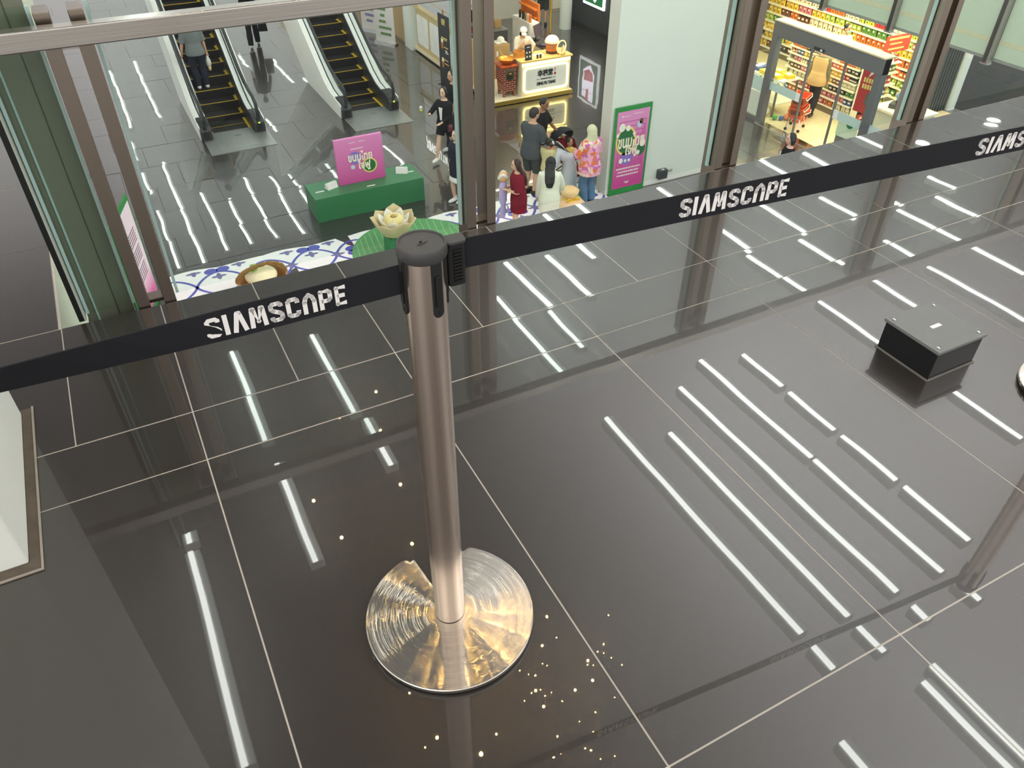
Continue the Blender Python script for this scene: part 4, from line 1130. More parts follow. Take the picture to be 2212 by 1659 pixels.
MB().box(-0.65, 0.55, -0.55, 0.65, 0, 0.85).build('body', mat('grey_steel_body', (96, 98, 100), 0.4, 0.5), t); MB().box(-0.67, 0.57, -0.57, 0.67, 0.85, 0.88).build('worktop', mat('steel_top', (150, 152, 152), 0.35, 0.6), t)
ZB = Z0 + 0.1205 + 0.8805
for nm, lab, cat, x, y, parts in (
        ('coffee_machine', 'black drink machine at the left of the back counter', 'machine', 9.98, 21.9, [('case', BLACK, [(0.17, 0), (0.17, 0.42), (0.12, 0.46), (0.001, 0.46)], 4), ('hopper', mat('clear_hopper', (190, 190, 186), 0.2), [(0.09, 0.46), (0.12, 0.6), (0.001, 0.6)], 14)]),
        ('bucket', 'white bucket with a lid on the back counter', 'bucket', 10.42, 21.66, [('pail', PAD, [(0.12, 0), (0.14, 0.28)], 20), ('lid', INK, [(0.155, 0.28), (0.155, 0.31), (0.001, 0.31)], 20)]),
        ('jug', 'white plastic jug at the front of the back counter', 'jug', 10.36, 21.32, [('body', PAD, [(0.085, 0), (0.095, 0.2), (0.07, 0.26), (0.001, 0.26)], 16)]),
        ('cooker', 'dark red rice cooker on the back counter', 'cooker', 9.92, 21.40, [('pot', mat('maroon_pot', (112, 34, 40), 0.3), [(0.13, 0), (0.15, 0.1), (0.15, 0.17)], 20), ('lid', mat('grey_lid'), [(0.155, 0.17), (0.13, 0.22), (0.03, 0.24), (0.001, 0.24)], 20)]),
        ('ingredient_box', 'small brown open box of supplies on the back counter', 'box', 10.72, 21.55, [('box', CARD, [(0.14, 0), (0.15, 0.18), (0.001, 0.18)], 4)]),
        ('carton_tray', 'tall pale cream box at the rear of the back counter', 'box', 10.72, 22.1, [('box', mat('cream_board', (232, 214, 186), 0.6), [(0.2, 0), (0.2, 0.55), (0.001, 0.55)], 4)])):
    t = thing(nm, lab, cat, (x, y, ZB), 0.78 if nm in ('coffee_machine', 'ingredient_box', 'carton_tray') else 0)
    for pn, pm, prof, n in parts:
        MB().lathe(prof, n).build(pn, pm, t, smooth=n > 8)
t = thing('brass_post', 'slim brass post at the right rear corner of the stall', 'post', (11.46, 19.72, Z0))
MB().cyl((0, 0, 0), (0, 0, 3.2), 0.035).build('shaft', GLD, t)
MB().lathe([(0.07, 0), (0.07, 0.03), (0.036, 0.05)], 16).build('collar', GLD, t)
t = thing('brass_canopy', 'curved brass canopy rail over the front of the stall, lit from below', 'canopy', (10.2, 18.6, -3.42))
q = [(-1.2 + 0.3 * (1 - math.cos(a)), 0.0 - 0.0 + 0.3 - 0.3 * math.sin(a) + 0.0, 0) for a in [0, 0.4, 0.8, 1.2, PI / 2]] + [(0.9, 0.0, 0)]
b = MB(); L = [[(x, y - 0.02, 0), (x, y + 0.02, 0), (x, y + 0.02, 0.10), (x, y - 0.02, 0.10)] for x, y, z in q]; b.rings(L); b.build('fascia', GLD, t)
b = MB(); b.box(-0.9, 0.9, 0.03, 0.05, 0.02, 0.05); b.build('led_strip', GLOW, t)
b = MB(); b.box(-1.2, 0.95, 0.3, 4.8, 0.06, 0.10); b.build('roof_panel', CRM, t)
for x, y in ((-1.1, 0.35), (0.88, 0.35), (-1.1, 4.7), (0.88, 4.7)): MB().cyl((x, y, 0.10), (x, y, 6.4), 0.012, 6).build('hanger_rod', GLD, t)
t = thing('lit_sign', 'white lit stall lettering hung along the side of the canopy, mirrored in the dark floor', 'sign', (8.90, 22.0, -3.3))
MB().box(0.0, 0.04, -1.3, 1.3, -0.25, 0.25).build('backing', CRM, t)
lettering('XING FU TANG', 0.4, frame((-0.006, 0.0, 0.0), (0, -1, 0), (0, 0, 1)), mat('white_lit_letter', (255, 255, 255), 0.4, emit=4, noise=0), t, 'lit_lettering', depth=0.005, bold=0.008, fit=(2.2, 0.32))
MB().box(0.04, 0.06, -1.2, 1.2, 0.25, 6.0).build('hanger', CRM, t)

# cream and brass side panels of the stall, seen along their length
for k, (ya, yb) in enumerate(((21.60, 23.60), (19.70, 21.58))):
    t = thing('stall_side_panel', ['cream brass-framed side panel with white marble insets next to the white pilaster', 'cream brass-framed side panel with white marble insets behind the black menu boards'][k], 'panel', (9.06, (ya + yb) / 2, Z0 + 0.1205), 0, 'stall side panels')
    h = (yb - ya) / 2
    PNL = mat('brass_cream_frame', (206, 184, 128), 0.4, 0.2, noise=0.05)
    MB().box(-0.04, 0.05, -h, h, 0, 1.15).build('frame', PNL, t, bevel=0.004)
    for c in (-h / 2, h / 2):
        MB().prism_on(rrect(h - 0.14, 0.84, 0.09), (-0.041, c, 0.56), (0, 1, 0), (0, 0, 1), (-0.008, 0, 0)).build('marble_inset', MARB, t)
    MB().box(-0.09, 0.06, -h, h, 1.15, 1.20).build('ledge', PNL, t)
    MB().tube([(0, -h + 0.03, 1.20), (0, -h + 0.03, 1.5), (0, h - 0.03, 1.5), (0, h - 0.03, 1.20)], 0.012, 6).build('brass_rail', GLD, t)
BLK = mat('board_black', (44, 45, 48), 0.5, noise=0.05)
for k, (x, y, w_, h_) in enumerate(((8.50, 20.25, 0.62, 1.86), (8.74, 19.35, 0.66, 1.72))):
    t = thing('menu_board', ['tall black menu board with two drink pictures, the one further left', 'tall black menu board with yellow price 31 beside the steel post'][k], 'menu board', (x, y, Z0), 0.06 - 0.1 * k)
    MB().box(-0.012, 0.012, -w_ / 2, w_ / 2, 0.01, h_).build('panel', BLK, t)
    MB().box(-0.1, 0.16, -w_ / 2, -w_ / 2 + 0.04, 0, 0.012).build('foot', BLACK, t); MB().box(-0.1, 0.16, w_ / 2 - 0.04, w_ / 2, 0, 0.012).build('foot', BLACK, t)
    Fb = lambda u, z: frame((-0.014, -u, z), (0, -1, 0), (0, 0, 1))
    b = MB()
    if k == 0:
        for zz, u0, u1 in ((1.66, -0.1, 0.08), (1.62, -0.08, 0.1), (1.28, -0.14, 0.2), (1.24, -0.1, 0.18), (1.05, 0.0, 0.24), (0.72, -0.1, 0.22), (0.62, 0.0, 0.24)): b.box(-0.016, -0.0125, -u1, -u0, zz, zz + 0.02)
        lettering('幸福', 0.1, Fb(0.0, 1.72), GOLD, t, 'gold_lettering', fit=(0.2, 0.09))
        lettering('70.-', 0.1, Fb(0.16, 0.95), INK, t, 'price_lettering', bold=0.003, fit=(0.2, 0.09))
        c = MB()
        for zz in (1.0, 0.5): c.prism_on([(-0.05, 0), (0.05, 0), (0.065, 0.16), (-0.065, 0.16)], (-0.0125, 0.10, zz), (0, -1, 0), (0, 0, 1), (-0.003, 0, 0))
        c.build('drink_picture', mat('amber_print', (190, 110, 50), 0.5, noise=0.3), t)
        c = MB()
        for zz in (1.16, 0.66): c.prism_on([(-0.065, 0), (0.065, 0), (0.05, 0.10), (-0.05, 0.10)], (-0.0125, 0.10, zz), (0, -1, 0), (0, 0, 1), (-0.003, 0, 0))
        c.build('cream_picture', CREAM, t)
    else:
        lettering('31', 0.1, Fb(-0.12, 1.15), GOLD, t, 'price_lettering', bold=0.004, fit=(0.26, 0.24))
        lettering('幸福', 0.1, Fb(-0.12, 1.52), GOLD, t, 'gold_lettering', fit=(0.24, 0.13))
        for zz, u0, u1 in ((1.36, -0.26, 0.1), (0.94, -0.28, 0.2), (0.42, -0.3, 0.25), (0.34, -0.3, 0.25), (0.26, -0.3, 0.25)): b.box(-0.016, -0.0125, -u1, -u0, zz, zz + 0.022)
        MB().box(-0.016, -0.0125, 0.02, 0.26, 0.5, 0.82).build('paper_notice', INK, t)
    b.build('caption_line', GOLD if k == 0 else INK, t)
for k, (x, y) in enumerate(((8.48, 26.35), (8.40, 24.75))):
    t = thing('roll_up_banner', ['white roll-up banner farther along the tan wall', 'white roll-up banner with green print nearer the white pilaster'][k], 'banner', (x, y, Z0), 0.5, 'roll-up banners by the tan wall')
    MB().box(-0.012, 0.0, -0.4, 0.4, 0.05, 2.0).build('sheet', INK, t); MB().box(-0.08, 0.1, -0.42, 0.42, 0, 0.05).build('base', CHROME, t)
    b = MB()
    for i in range(9): b.box(-0.014, -0.0125, R.uniform(-0.3, 0), R.uniform(0.05, 0.32), 0.25 + 0.18 * i, 0.33 + 0.18 * i)
    b.build('print', mat('banner_green', (120, 150, 96), 0.5, noise=0.4, nscale=9) if k else mat('banner_violet', (150, 140, 190), 0.5, noise=0.4, nscale=9), t)
# green lit sign on the fluted wall (it mirrors in the floor)
t = thing('light_box', 'green light box sign with white border on the fluted dark wall', 'sign', (14.848, 22.75, -4.45))
MB().box(-0.06, 0, -0.62, 0.62, -0.72, 0.72).build('white_border', mat('sign_white', (255, 255, 255), 0.4, emit=1.3, noise=0), t)
MB().box(-0.064, -0.06, -0.54, 0.54, -0.64, 0.64).build('green_face', mat('sign_green', (30, 120, 70), 0.4, emit=0.25, noise=0.05), t)
MB().prism_on([(-0.36, -0.3), (-0.1, -0.58), (0.34, -0.34), (0.36, 0.56), (-0.34, 0.6)], (-0.064, 0, 0), (0, 1, 0), (0, 0, 1), (-0.004, 0, 0)).build('white_shape', mat('sign_lilac', (250, 240, 255), 0.4, emit=2.6, emit_rgb=(244, 232, 255), noise=0), t)
MB().prism_on([(-0.06, 0.6), (0.12, 0.6), (0.08, 0.30), (-0.06, 0.26)], (-0.068, 0, 0), (0, 1, 0), (0, 0, 1), (-0.002, 0, 0)).build('red_shape', mat('sign_red', (200, 60, 60), 0.4, emit=1.2, noise=0), t)
MB().prism_on([(-0.30, -0.1), (0.24, -0.02), (0.28, -0.3), (0.0, -0.44), (-0.26, -0.34)], (-0.068, 0, 0), (0, 1, 0), (0, 0, 1), (-0.002, 0, 0)).build('red_shape', mat('sign_red'), t)

# ================================================================ LOWER HALL: grocery shop
SF = mat('shop_tile', (224, 206, 162), 0.35, noise=0.05, nscale=2, spec=0.4)
w = MB(); g = 0.004
for i in range(8):
    for j in range(15):
        w.box(14.62 + 0.6 * i + g, 15.22 + 0.6 * i - g, 11.2 + 0.6 * j + g, 11.8 + 0.6 * j - g, Z0 + 0.002, Z0 + 0.012)
struct(w.build('floor_shop', SF))
struct(MB().box(18.98, 19.1, 12.98, 26, Z0, -1.0).build('wall_shop_back', mat('cream_shop_wall', (236, 224, 190), 0.6, noise=0.03)))
SHD = mat('charcoal_shopfront', (110, 112, 114), 0.4, 0.35, noise=0.03)
GGL = thin_glass('shopfront_glass', (0.94, 0.98, 0.96), 0.7)
FROST = mat('frosted_band', (190, 212, 206), 0.4, noise=0.04)
t = thing('shop_entrance', 'grey framed automatic sliding entrance of the grocery shop', 'shop entrance', (14.55, 12.75, Z0))
for y, nm in ((1.56, 'jamb'), (-1.56, 'jamb')): MB().box(-0.09, 0.09, y - 0.085, y + 0.085, 0, 2.42).build(nm, SHD, t, bevel=0.004)
hd = MB().box(-0.10, 0.10, -1.645, 1.645, 2.10, 2.42).build('header', SHD, t, bevel=0.004)
MB().box(-0.13, -0.10, -0.02, 0.28, 2.14, 2.19).build('door_sensor', BLACK, hd, bevel=0.004); MB().box(-0.134, -0.13, 0.02, 0.08, 2.145, 2.18).build('sensor_lens', INK, hd)
MB().box(-0.12, 0.22, -1.645, 1.645, 2.421, 2.45).build('top_ledge', mat('ledge_tan', (206, 190, 150), 0.5), t); MB().box(-0.12, 0.12, -1.6, 1.62, 0.0, 0.014).build('threshold', CHROME, t)
for k, (y0, y1) in enumerate(((0.42, 1.46), (-1.46, -0.60))):
    p = MB().box(-0.01, 0.01, y0, y1, 0.02, 2.10).build('sliding_leaf', GGL, t)
    e = y0 if k == 0 else y1
    MB().box(-0.022, 0.022, e - 0.02, e + 0.02, 0.02, 2.10).build('stile', mat('stile_grey', (130, 128, 124), 0.35, 0.6), p)
    MB().box(-0.014, -0.011, y0, y1, 0.86, 1.06).build('frosted_strip', FROST, p)
    MB().box(-0.016, -0.0145, e + (0.03 if k == 0 else -0.16), e + (0.16 if k == 0 else -0.03), 0.86, 1.06).build('notice', INK, p)
q = MB().box(-0.014, -0.011, 0.95, 1.46, 1.12, 1.14).build('guide_line', FROST, t)
for k, (y0, y1, lab) in enumerate(((1.66, 3.4, 'clear shopfront pane with a frosted band left of the entrance'), (-5.2, -1.66, 'clear shopfront pane right of the entrance'))):
    t = thing('shopfront_pane', lab, 'shop window', (14.55, 12.75, Z0), 0, 'panes of the grocery front')
    p = MB().box(-0.008, 0.008, y0, y1, 0.10, 2.9 if k else 2.98).build('pane', GGL, t)
    MB().box(-0.05, 0.05, y0, y1, 0.0, 0.10).build('sill', SHD, t)
    MB().box(-0.012, -0.009, y0, y1 if k == 0 else y1, 0.72 if k == 0 else 0.86, 1.06).build('frosted_strip', FROST, t)
    if k == 0: MB().box(-0.012, -0.009, y0, y1, 0.12, 0.70).build('frosted_lower', mat('frosted_pale', (206, 212, 198), 0.5, noise=0.05), t)
# upper frosted green glazing with steel posts
FGR = mat('frosted_green_glass', (184, 200, 176), 0.25, noise=0.05, nscale=1.5, spec=0.6)
for k, (y0, y1) in enumerate(((15.20, 17.24), (13.10, 15.06), (11.26, 12.98), (9.06, 11.14), (6.9, 8.90))):
    t = thing('frosted_panel', ['frosted green upper pane farthest left over the grocery', 'frosted green upper pane over the left of the grocery', 'frosted green upper pane over the grocery entrance', 'frosted green upper pane over the fluted dark wall', 'frosted green upper pane at the top right corner'][k], 'glass panel', (14.46, (y0 + y1) / 2, -2.985), 0, 'frosted upper panes')
    h = (y1 - y0) / 2
    MB().box(-0.008, 0.008, -h, h, 0.05, 2.99).build('pane', FGR, t)
    MB().box(-0.02, 0.02, -h, h, 0.0, 0.05).build('bottom_channel', mat('channel_grey', (150, 154, 146), 0.4, 0.5), t)
    MB().box(-0.011, -0.009, -h, h, 0.28, 0.36).build('pale_band', mat('band_sand', (196, 196, 162), 0.4), t)
for k, y in enumerate((13.04, 11.20, 8.98)):
    t = thing('facade_post', ['grey steel facade post over the left of the grocery', 'grey steel facade post over the right of the grocery', 'grey steel facade post at the far right over the dark corridor'][k], 'post', (14.42, y, -3.02), 0, 'posts of the frosted glazing')
    MB().box(-0.05, 0.02, -0.075, -0.015, 0, 3.02).build('bar', mat('post_grey', (150, 148, 138), 0.35, 0.7), t)
    MB().box(-0.05, 0.02, 0.02, 0.07, 0.0, 3.02).build('dark_bar', mat('post_dark', (62, 60, 54), 0.4, 0.5), t)
    MB().box(-0.09, 0.03, -0.08, 0.075, -0.03, 0.0).build('shoe_clamp', CHROME, t)

# shelving and goods
SHW = mat('shelf_cream', (246, 238, 212), 0.45, noise=0.02); SHB = mat('shelf_back', (92, 84, 66), 0.7, noise=0.2); SHK = mat('shelf_plinth', (120, 108, 80), 0.6)
PAL = {'yellow': (240, 196, 40), 'orange': (236, 120, 36), 'red': (206, 52, 44), 'green': (92, 150, 52), 'cream': (240, 226, 190), 'brown': (130, 84, 50), 'blue': (74, 92, 150), 'pink': (226, 130, 140), 'lime': (190, 206, 70), 'black': (52, 48, 48)}
GOODS = {}


def goods_mesh(kind, col):
    key = (kind, col)
    if key in GOODS: return GOODS[key]
    m = mat('pack_' + col, PAL[col], 0.35, noise=0.10, nscale=20); m2 = mat('pack_label', (246, 236, 206), 0.45, noise=0.06); m3 = mat('pack_dark', (96, 60, 42), 0.5)
    b = MB()
    if kind == 'snack_bag':
        L = []
        for z, th in ((0, .012), (.012, .02), (.06, .06), (.12, .07), (.17, .05), (.198, .016), (.21, .008)):
            w = .078 if 0.01 < z < .2 else .074
            L.append([(x * w, math.copysign(abs(y) ** 0.8, y) * th / 2, z) for x, y in [(math.cos(a), math.sin(a)) for a in [2 * PI * i / 10 for i in range(10)]]])
        b.rings(L, 0); b.prism_on(rrect(0.06, 0.038, 0.016, 3), (0, -0.036, 0.125), (1, 0, 0), (0, 0, 1), (0, -0.002, 0), 1); b.prism_on(rrect(0.04, 0.035, 0.015, 3), (0.015, -0.0385, 0.06), (1, 0, 0), (0, 0, 1), (0, -0.002, 0), 2)
    elif kind == 'carton_pack':
        b.box(-.055, .055, -.035, .035, 0, .15, 0); b.box(-.04, .04, -.0365, -.035, .06, .11, 1); b.box(-.05, .05, -.0362, -.035, .02, .035, 2)
    else:
        b.lathe([(.032, 0), (.034, .01), (.034, .11), (.014, .15), (.014, .165)], 12, k=0); b.lathe([(.0345, .04), (.0345, .09)], 12, k=1, cap=False); b.lathe([(.016, .165), (.016, .185), (.001, .185)], 10, k=2)
    me = b.mesh(kind, [m, m2, m3], kind == 'tall_bottle')
    GOODS[key] = me
    return me


KN = {'snack_bag': 'snack bag', 'carton_pack': 'boxed pack', 'tall_bottle': 'bottle'}


def place_goods(kind, col, loc, rz, where, group):
    o = bpy.data.objects.new(kind, goods_mesh(kind, col)); COL.objects.link(o)
    o.location = loc; o.rotation_euler = (0, 0, rz)
    tag(o, '%s %s %s' % (col, KN[kind], where), KN[kind], '%s %ss %s' % (col, KN[kind], where) if len(group) < 2 else group)
    return o


def shelf_unit(name, label, x, y0, y1, top, rows, depth, faces='-X'):
    t = thing(name, label, 'shelving', (x, (y0 + y1) / 2, Z0 + 0.0125))
    h = (y1 - y0) / 2
    MB().box(depth * 0.9, depth, -h, h, 0.14, top).build('back_panel', SHB, t)
    MB().box(0.0, depth, -h, h, 0, 0.14).build('plinth', SHK, t)
    for s in (-1, 1): MB().box(depth * 0.3, depth, s * h - 0.012, s * h + 0.012, 0.14, top).build('upright', SHW, t)
    for z in rows: MB().box(0.0, depth * 0.9, -h + 0.012, h - 0.012, z - 0.03, z).build('shelf', SHW, t)
    return t


gr = random.Random(21)
ROWS = [0.17, 0.42, 0.66, 0.91, 1.15, 1.39, 1.62, 1.86]
shelf_unit('wall_shelving', 'long cream shelving full of snacks along the back wall of the grocery', 18.55, 13.2, 20.2, 2.05, ROWS, 0.42)
ORD = ['lowest', 'second lowest', 'third', 'fourth', 'fifth', 'sixth', 'seventh', 'top']
BANDS = [['green', 'black', 'brown', 'yellow'], ['lime', 'cream', 'green', 'yellow'], ['yellow', 'green', 'blue', 'orange'], ['yellow', 'lime', 'green', 'orange'], ['cream', 'orange', 'brown', 'yellow'], ['yellow', 'orange', 'green', 'lime', 'pink'], ['lime', 'red', 'orange', 'yellow', 'cream'], ['yellow', 'orange', 'lime', 'yellow', 'cream']]
for r, z in enumerate(ROWS):
    y = 13.30; cols = BANDS[r]
    while y < (18.9 if r < 4 else 19.9):
        run = gr.choice((2, 3, 3, 4)); col = gr.choice(cols); kind = 'tall_bottle' if r == 6 and y > 18 else ('carton_pack' if gr.random() < 0.12 else 'snack_bag')
        for _ in range(run):
            if y > 19.95: break
            if kind == 'snack_bag' or True:
                place_goods(kind, col, (18.63 + gr.uniform(-.01, .02), y, Z0 + 0.0125 + z + 0.0005), -PI / 2 + gr.uniform(-.12, .12), 'on the %s shelf of the back wall shelving' % ORD[r], '')
            y += {'snack_bag': .178, 'carton_pack': .145, 'tall_bottle': .10}[kind] if y > 15.5 else {'snack_bag': .172, 'carton_pack': .14, 'tall_bottle': .10}[kind]
GR = [0.16, 0.36, 0.55, 0.73, 0.91, 1.09, 1.26, 1.42]
shelf_unit('gondola_shelving', 'lower cream shelving unit behind the shopper in the tan vest', 16.50, 13.32, 15.75, 1.55, GR, 0.34)
for r, z in enumerate(GR):
    y = 13.42
    while y < 15.62:
        kind = gr.choice(('carton_pack', 'tall_bottle', 'carton_pack', 'snack_bag') if r > 3 else ('carton_pack', 'carton_pack', 'snack_bag', 'carton_pack')); run = gr.choice((2, 3, 4)); col = gr.choice(['cream', 'brown', 'red', 'black', 'green', 'yellow', 'pink', 'orange', 'blue'])
        if kind == 'snack_bag' and r in (5, 6, 3): kind = 'carton_pack'
        for _ in range(run):
            if y > 15.64: break
            o = place_goods(kind, col, (16.58 + gr.uniform(-.01, .02), y, Z0 + 0.0125 + z + 0.0005), -PI / 2, 'on the %s shelf of the low unit' % ORD[r], '')
            o.scale = (.8, .8, .60) if kind == 'snack_bag' else (.95, .95, .72) if kind == 'tall_bottle' else (1, 1, .82)
            y += {'snack_bag': .15, 'carton_pack': .125, 'tall_bottle': .08}[kind]
# end display of the low unit, facing the front
t = thing('end_display', 'short cream end shelves turned towards the front at the end of the low unit', 'shelving', (16.95, 13.28, Z0 + 0.0125))
MB().box(-0.42, 0.42, -0.03, 0.0, 0, 1.6).build('back_panel', SHB, t)
ER = [0.12, 0.40, 0.68, 0.96, 1.24, 1.48]
for z in ER: MB().box(-0.42, 0.42, -0.38, -0.03, z - 0.03, z).build('shelf', SHW, t)
for s in (-1, 1): MB().box(s * 0.42 - 0.01, s * 0.42 + 0.01, -0.2, 0.0, 0, 1.6).build('upright', SHW, t)
for r, z in enumerate(ER):
    x = -0.36
    while x < 0.36:
        col = gr.choice(['pink', 'red', 'blue', 'yellow', 'cream', 'brown', 'green']); kind = gr.choice(('carton_pack', 'carton_pack', 'tall_bottle'))
        for _ in range(2):
            if x > 0.38: break
            place_goods(kind, col, (16.95 + x, 13.28 - 0.26, Z0 + 0.0125 + z + 0.0005), 0, 'on the %s row of the end display' % ORD[r], '')
            x += {'carton_pack': .125, 'tall_bottle': .085}[kind]
# front display bench inside the entrance
t = thing('display_bench', 'low display bench with flat packs just inside the entrance on the left', 'bench', (15.35, 15.0, Z0 + 0.0125))
MB().box(-0.35, 0.35, -0.62, 0.75, 0.86, 0.90).build('top', SHW, t)
for sx in (-1, 1):
    for y in (-0.58, 0.71): MB().box(sx * 0.32 - 0.02, sx * 0.32 + 0.02, y - 0.02, y + 0.02, 0, 0.86).build('leg', mat('stile_grey'), t)
MB().box(-0.33, 0.33, -0.6, 0.73, 0.30, 0.33).build('lower_shelf', SHW, t)
for k, (x, y, rz, col, lab) in enumerate(((15.2, 15.0, 0.1, 'blue', 'blue flat pack on the display bench'), (15.45, 14.85, 0.3, 'blue', 'second blue flat pack behind the first on the bench'), (15.16, 14.62, -0.1, 'yellow', 'yellow flat pack in the middle of the display bench'), (15.46, 14.50, 0.15, 'yellow', 'yellow flat pack at the rear of the display bench'), (15.16, 14.25, 0.05, 'yellow', 'yellow flat pack at the front end of the display bench'), (15.46, 14.14, -0.2, 'yellow', 'yellow flat pack at the rear front corner of the bench'))):
    t = thing('flat_pack', lab, 'pack', (x, y + 0.42, Z0 + 0.0125 + 0.9005), rz, 'flat packs on the display bench')
    MB().box(-0.12, 0.12, -0.15, 0.15, 0, 0.09).build('pack', mat('pack_' + col, PAL[col]), t, bevel=0.015); MB().box(-0.07, 0.07, -0.08, 0.06, 0.0905, 0.092).build('pack_face', mat('pack_label'), t)
for k, (x, y, r, c, lab) in enumerate(((15.1, 14.0, .07, (90, 170, 90), 'green toy ball under the display bench'), (15.22, 13.9, .06, (70, 110, 180), 'blue toy ball under the display bench'), (15.36, 13.86, .08, (240, 150, 100), 'peach toy ball under the display bench'))):
    o = MB().ell((0, 0, r), (r, r, r), 14, 10).build('toy_ball', mat('toy_%d' % k, c, 0.4), smooth='all'); o.location = (x - 0.12, y + 0.25, Z0 + 0.0125); tag(o, lab, 'ball')
t = thing('white_sack', 'white round sack on the shop floor under the display bench', 'sack', (14.95, 14.62, Z0 + 0.0125))
MB().ell((0, 0, 0.12), (0.14, 0.14, 0.12), 16, 10).build('sack', PAD, t, smooth='all'); MB().tube([(0, 0, 0.22), (0.03, 0, 0.27)], [0.04, 0.06], 8).build('neck', PAD, t)
OB = mat('orange_basket', (226, 92, 36), 0.45, noise=0.06); OBD = mat('basket_mesh_dark', (120, 52, 30), 0.5, noise=0.3, nscale=70)


def basket(label, loc, rz):
    t = thing('shopping_basket', label, 'basket', loc, rz, 'orange shopping baskets')
    b = MB(); o_ = [(-0.24, -0.17), (0.24, -0.17), (0.24, 0.17), (-0.24, 0.17)]
    S_ = lambda k, z, ins=0.0: [(x * k - math.copysign(ins, x), y * k - math.copysign(ins, y), z) for x, y in o_]
    b.rings([S_(.8, 0), S_(1, .25), S_(1.06, .25), S_(1.06, .27), S_(.97, .27), S_(.77, .012)]); b.build('tub', OB, t, bevel=0.006)
    m = MB()
    for sx, sy in ((0, -1), (0, 1), (-1, 0), (1, 0)):
        for u in (-0.09, 0.09) if sy else (0,):
            if sy: m.hexa([(u * 1.15 - .075, sy * .153, .09), (u * 1.15 + .075, sy * .153, .09), (u * 1.15 + .075, sy * .156, .09), (u * 1.15 - .075, sy * .156, .09), (u * 1.15 - .08, sy * .170, .2), (u * 1.15 + .08, sy * .170, .2), (u * 1.15 + .08, sy * .173, .2), (u * 1.15 - .08, sy * .173, .2)])
            else: m.hexa([(sx * .214, -.11, .09), (sx * .218, -.11, .09), (sx * .218, .11, .09), (sx * .214, .11, .09), (sx * .237, -.12, .2), (sx * .241, -.12, .2), (sx * .241, .12, .2), (sx * .237, .12, .2)])
    m.build('mesh_panel', OBD, t)
    MB().tube([(-0.24, -0.175, 0.26), (-0.2, -0.20, 0.20), (0.2, -0.20, 0.20), (0.24, -0.175, 0.26)], 0.011, 6).build('handle', SHW, t)
    return t


BX, BY = 15.02, 13.58
t = thing('basket_trolley', 'chrome wheeled trolley holding the orange shopping baskets', 'trolley', (BX, BY, Z0 + 0.0125), 0.5)
b = MB()
for sx in (-1, 1):
    for sy in (-1, 1): b.tube([(sx * .21, sy * .16, .07), (sx * .17, sy * .13, .30)], 0.012, 6)
b.tube([(-.17, -.13, .295), (.17, -.13, .295), (.17, .13, .295), (-.17, .13, .295)], 0.012, 6, closed=True); b.build('frame', CHROME, t)
for sx in (-1, 1):
    for sy in (-1, 1): MB().cyl((sx * .21 - .012, sy * .16, .036), (sx * .21 + .012, sy * .16, .036), .036, 12).build('wheel', BLACK, t)
basket('orange basket at the bottom of the trolley stack', (BX, BY, Z0 + 0.0125 + 0.308), 0.5)
basket('orange basket at the top of the trolley stack', (BX, BY, Z0 + 0.0125 + 0.308 + 0.272), 0.5)
basket('orange basket standing behind the stack by the bench', (15.50, 13.98, Z0 + 0.0125), 0.2)
# hanging promo signs
t = thing('promo_banner', 'red promotional banner hanging behind the right sliding leaf', 'banner', (15.4, 12.05, Z0), 0.15)
RB = mat('promo_red', (186, 40, 40), 0.5, noise=0.05)
MB().box(-0.01, 0.01, -0.25, 0.25, 0.85, 1.95).build('sheet', RB, t); MB().box(-0.012, 0.012, -0.27, -0.25, 0.0, 2.0).build('pole', CHROME, t); MB().box(-0.12, 0.12, -0.3, 0.2, 0.0125, 0.03).build('base', CHROME, t)
b = MB()
for a in range(4): b.prism_on([(0.0, -0.05), (0.22, 0.0), (0.0, 0.05)], (-0.011, -0.02, 1.82), (0, math.cos(a * PI / 2 + .5), math.sin(a * PI / 2 + .5)), (0, -math.sin(a * PI / 2 + .5), math.cos(a * PI / 2 + .5)), (-0.006, 0, 0))
b.build('white_bow', INK, t)
b = MB()
for i in range(2):
    for k in range(6): b.box(-0.013, -0.0105, -0.19 + k * 0.065, -0.145 + k * 0.065, 1.52 - i * 0.14, 1.62 - i * 0.14)
b.build('gold_letters', GOLD, t)
MB().box(-0.013, -0.0105, -0.22, 0.02, 1.05, 1.3).build('dark_patch', mat('olive_patch', (84, 92, 78), 0.5), t)
t = thing('poster_easel', 'pale green notice board with a round green badge inside the entrance', 'sign', (14.95, 12.0, Z0 + 0.0125), 0.1)
MB().box(-0.01, 0.01, -0.30, 0.24, 0.35, 0.82).build('board', mat('pale_green_board', (222, 232, 208), 0.5), t); MB().box(-0.03, 0.12, -0.2, 0.2, 0, 0.35).build('easel', mat('stile_grey'), t)
b = MB(); disc_on(b, (0.08, 0.68), 0.09, frame((-0.0105, 0, 0), (0, -1, 0), (0, 0, 1)), 0, 0.003); b.build('green_badge', mat('badge_green', (26, 120, 70), 0.4), t)
t = thing('price_sign', 'orange red promotional board above the shelves at the right of the entrance', 'sign', (16.75, 12.75, -3.98), PI / 2)
MB().box(-0.012, 0.012, -0.48, 0.34, -0.18, 0.2).build('board', mat('promo_orange', (224, 84, 50), 0.5, noise=0.08), t)
MB().cyl((0, -0.4, 0.2), (0, -0.4, 1.2), 0.008, 6).build('wire', CHROME, t); MB().cyl((0, 0.26, 0.2), (0, 0.26, 1.2), 0.008, 6).build('wire', CHROME, t)
b = MB(); b.box(-0.015, -0.0125, -0.4, 0.26, 0.1, 0.15); b.box(-0.015, -0.0125, -0.2, 0.2, 0.0, 0.035); b.box(-0.015, -0.0125, -0.3, 0.22, -0.12, -0.08); b.build('yellow_line', GOLD, t)
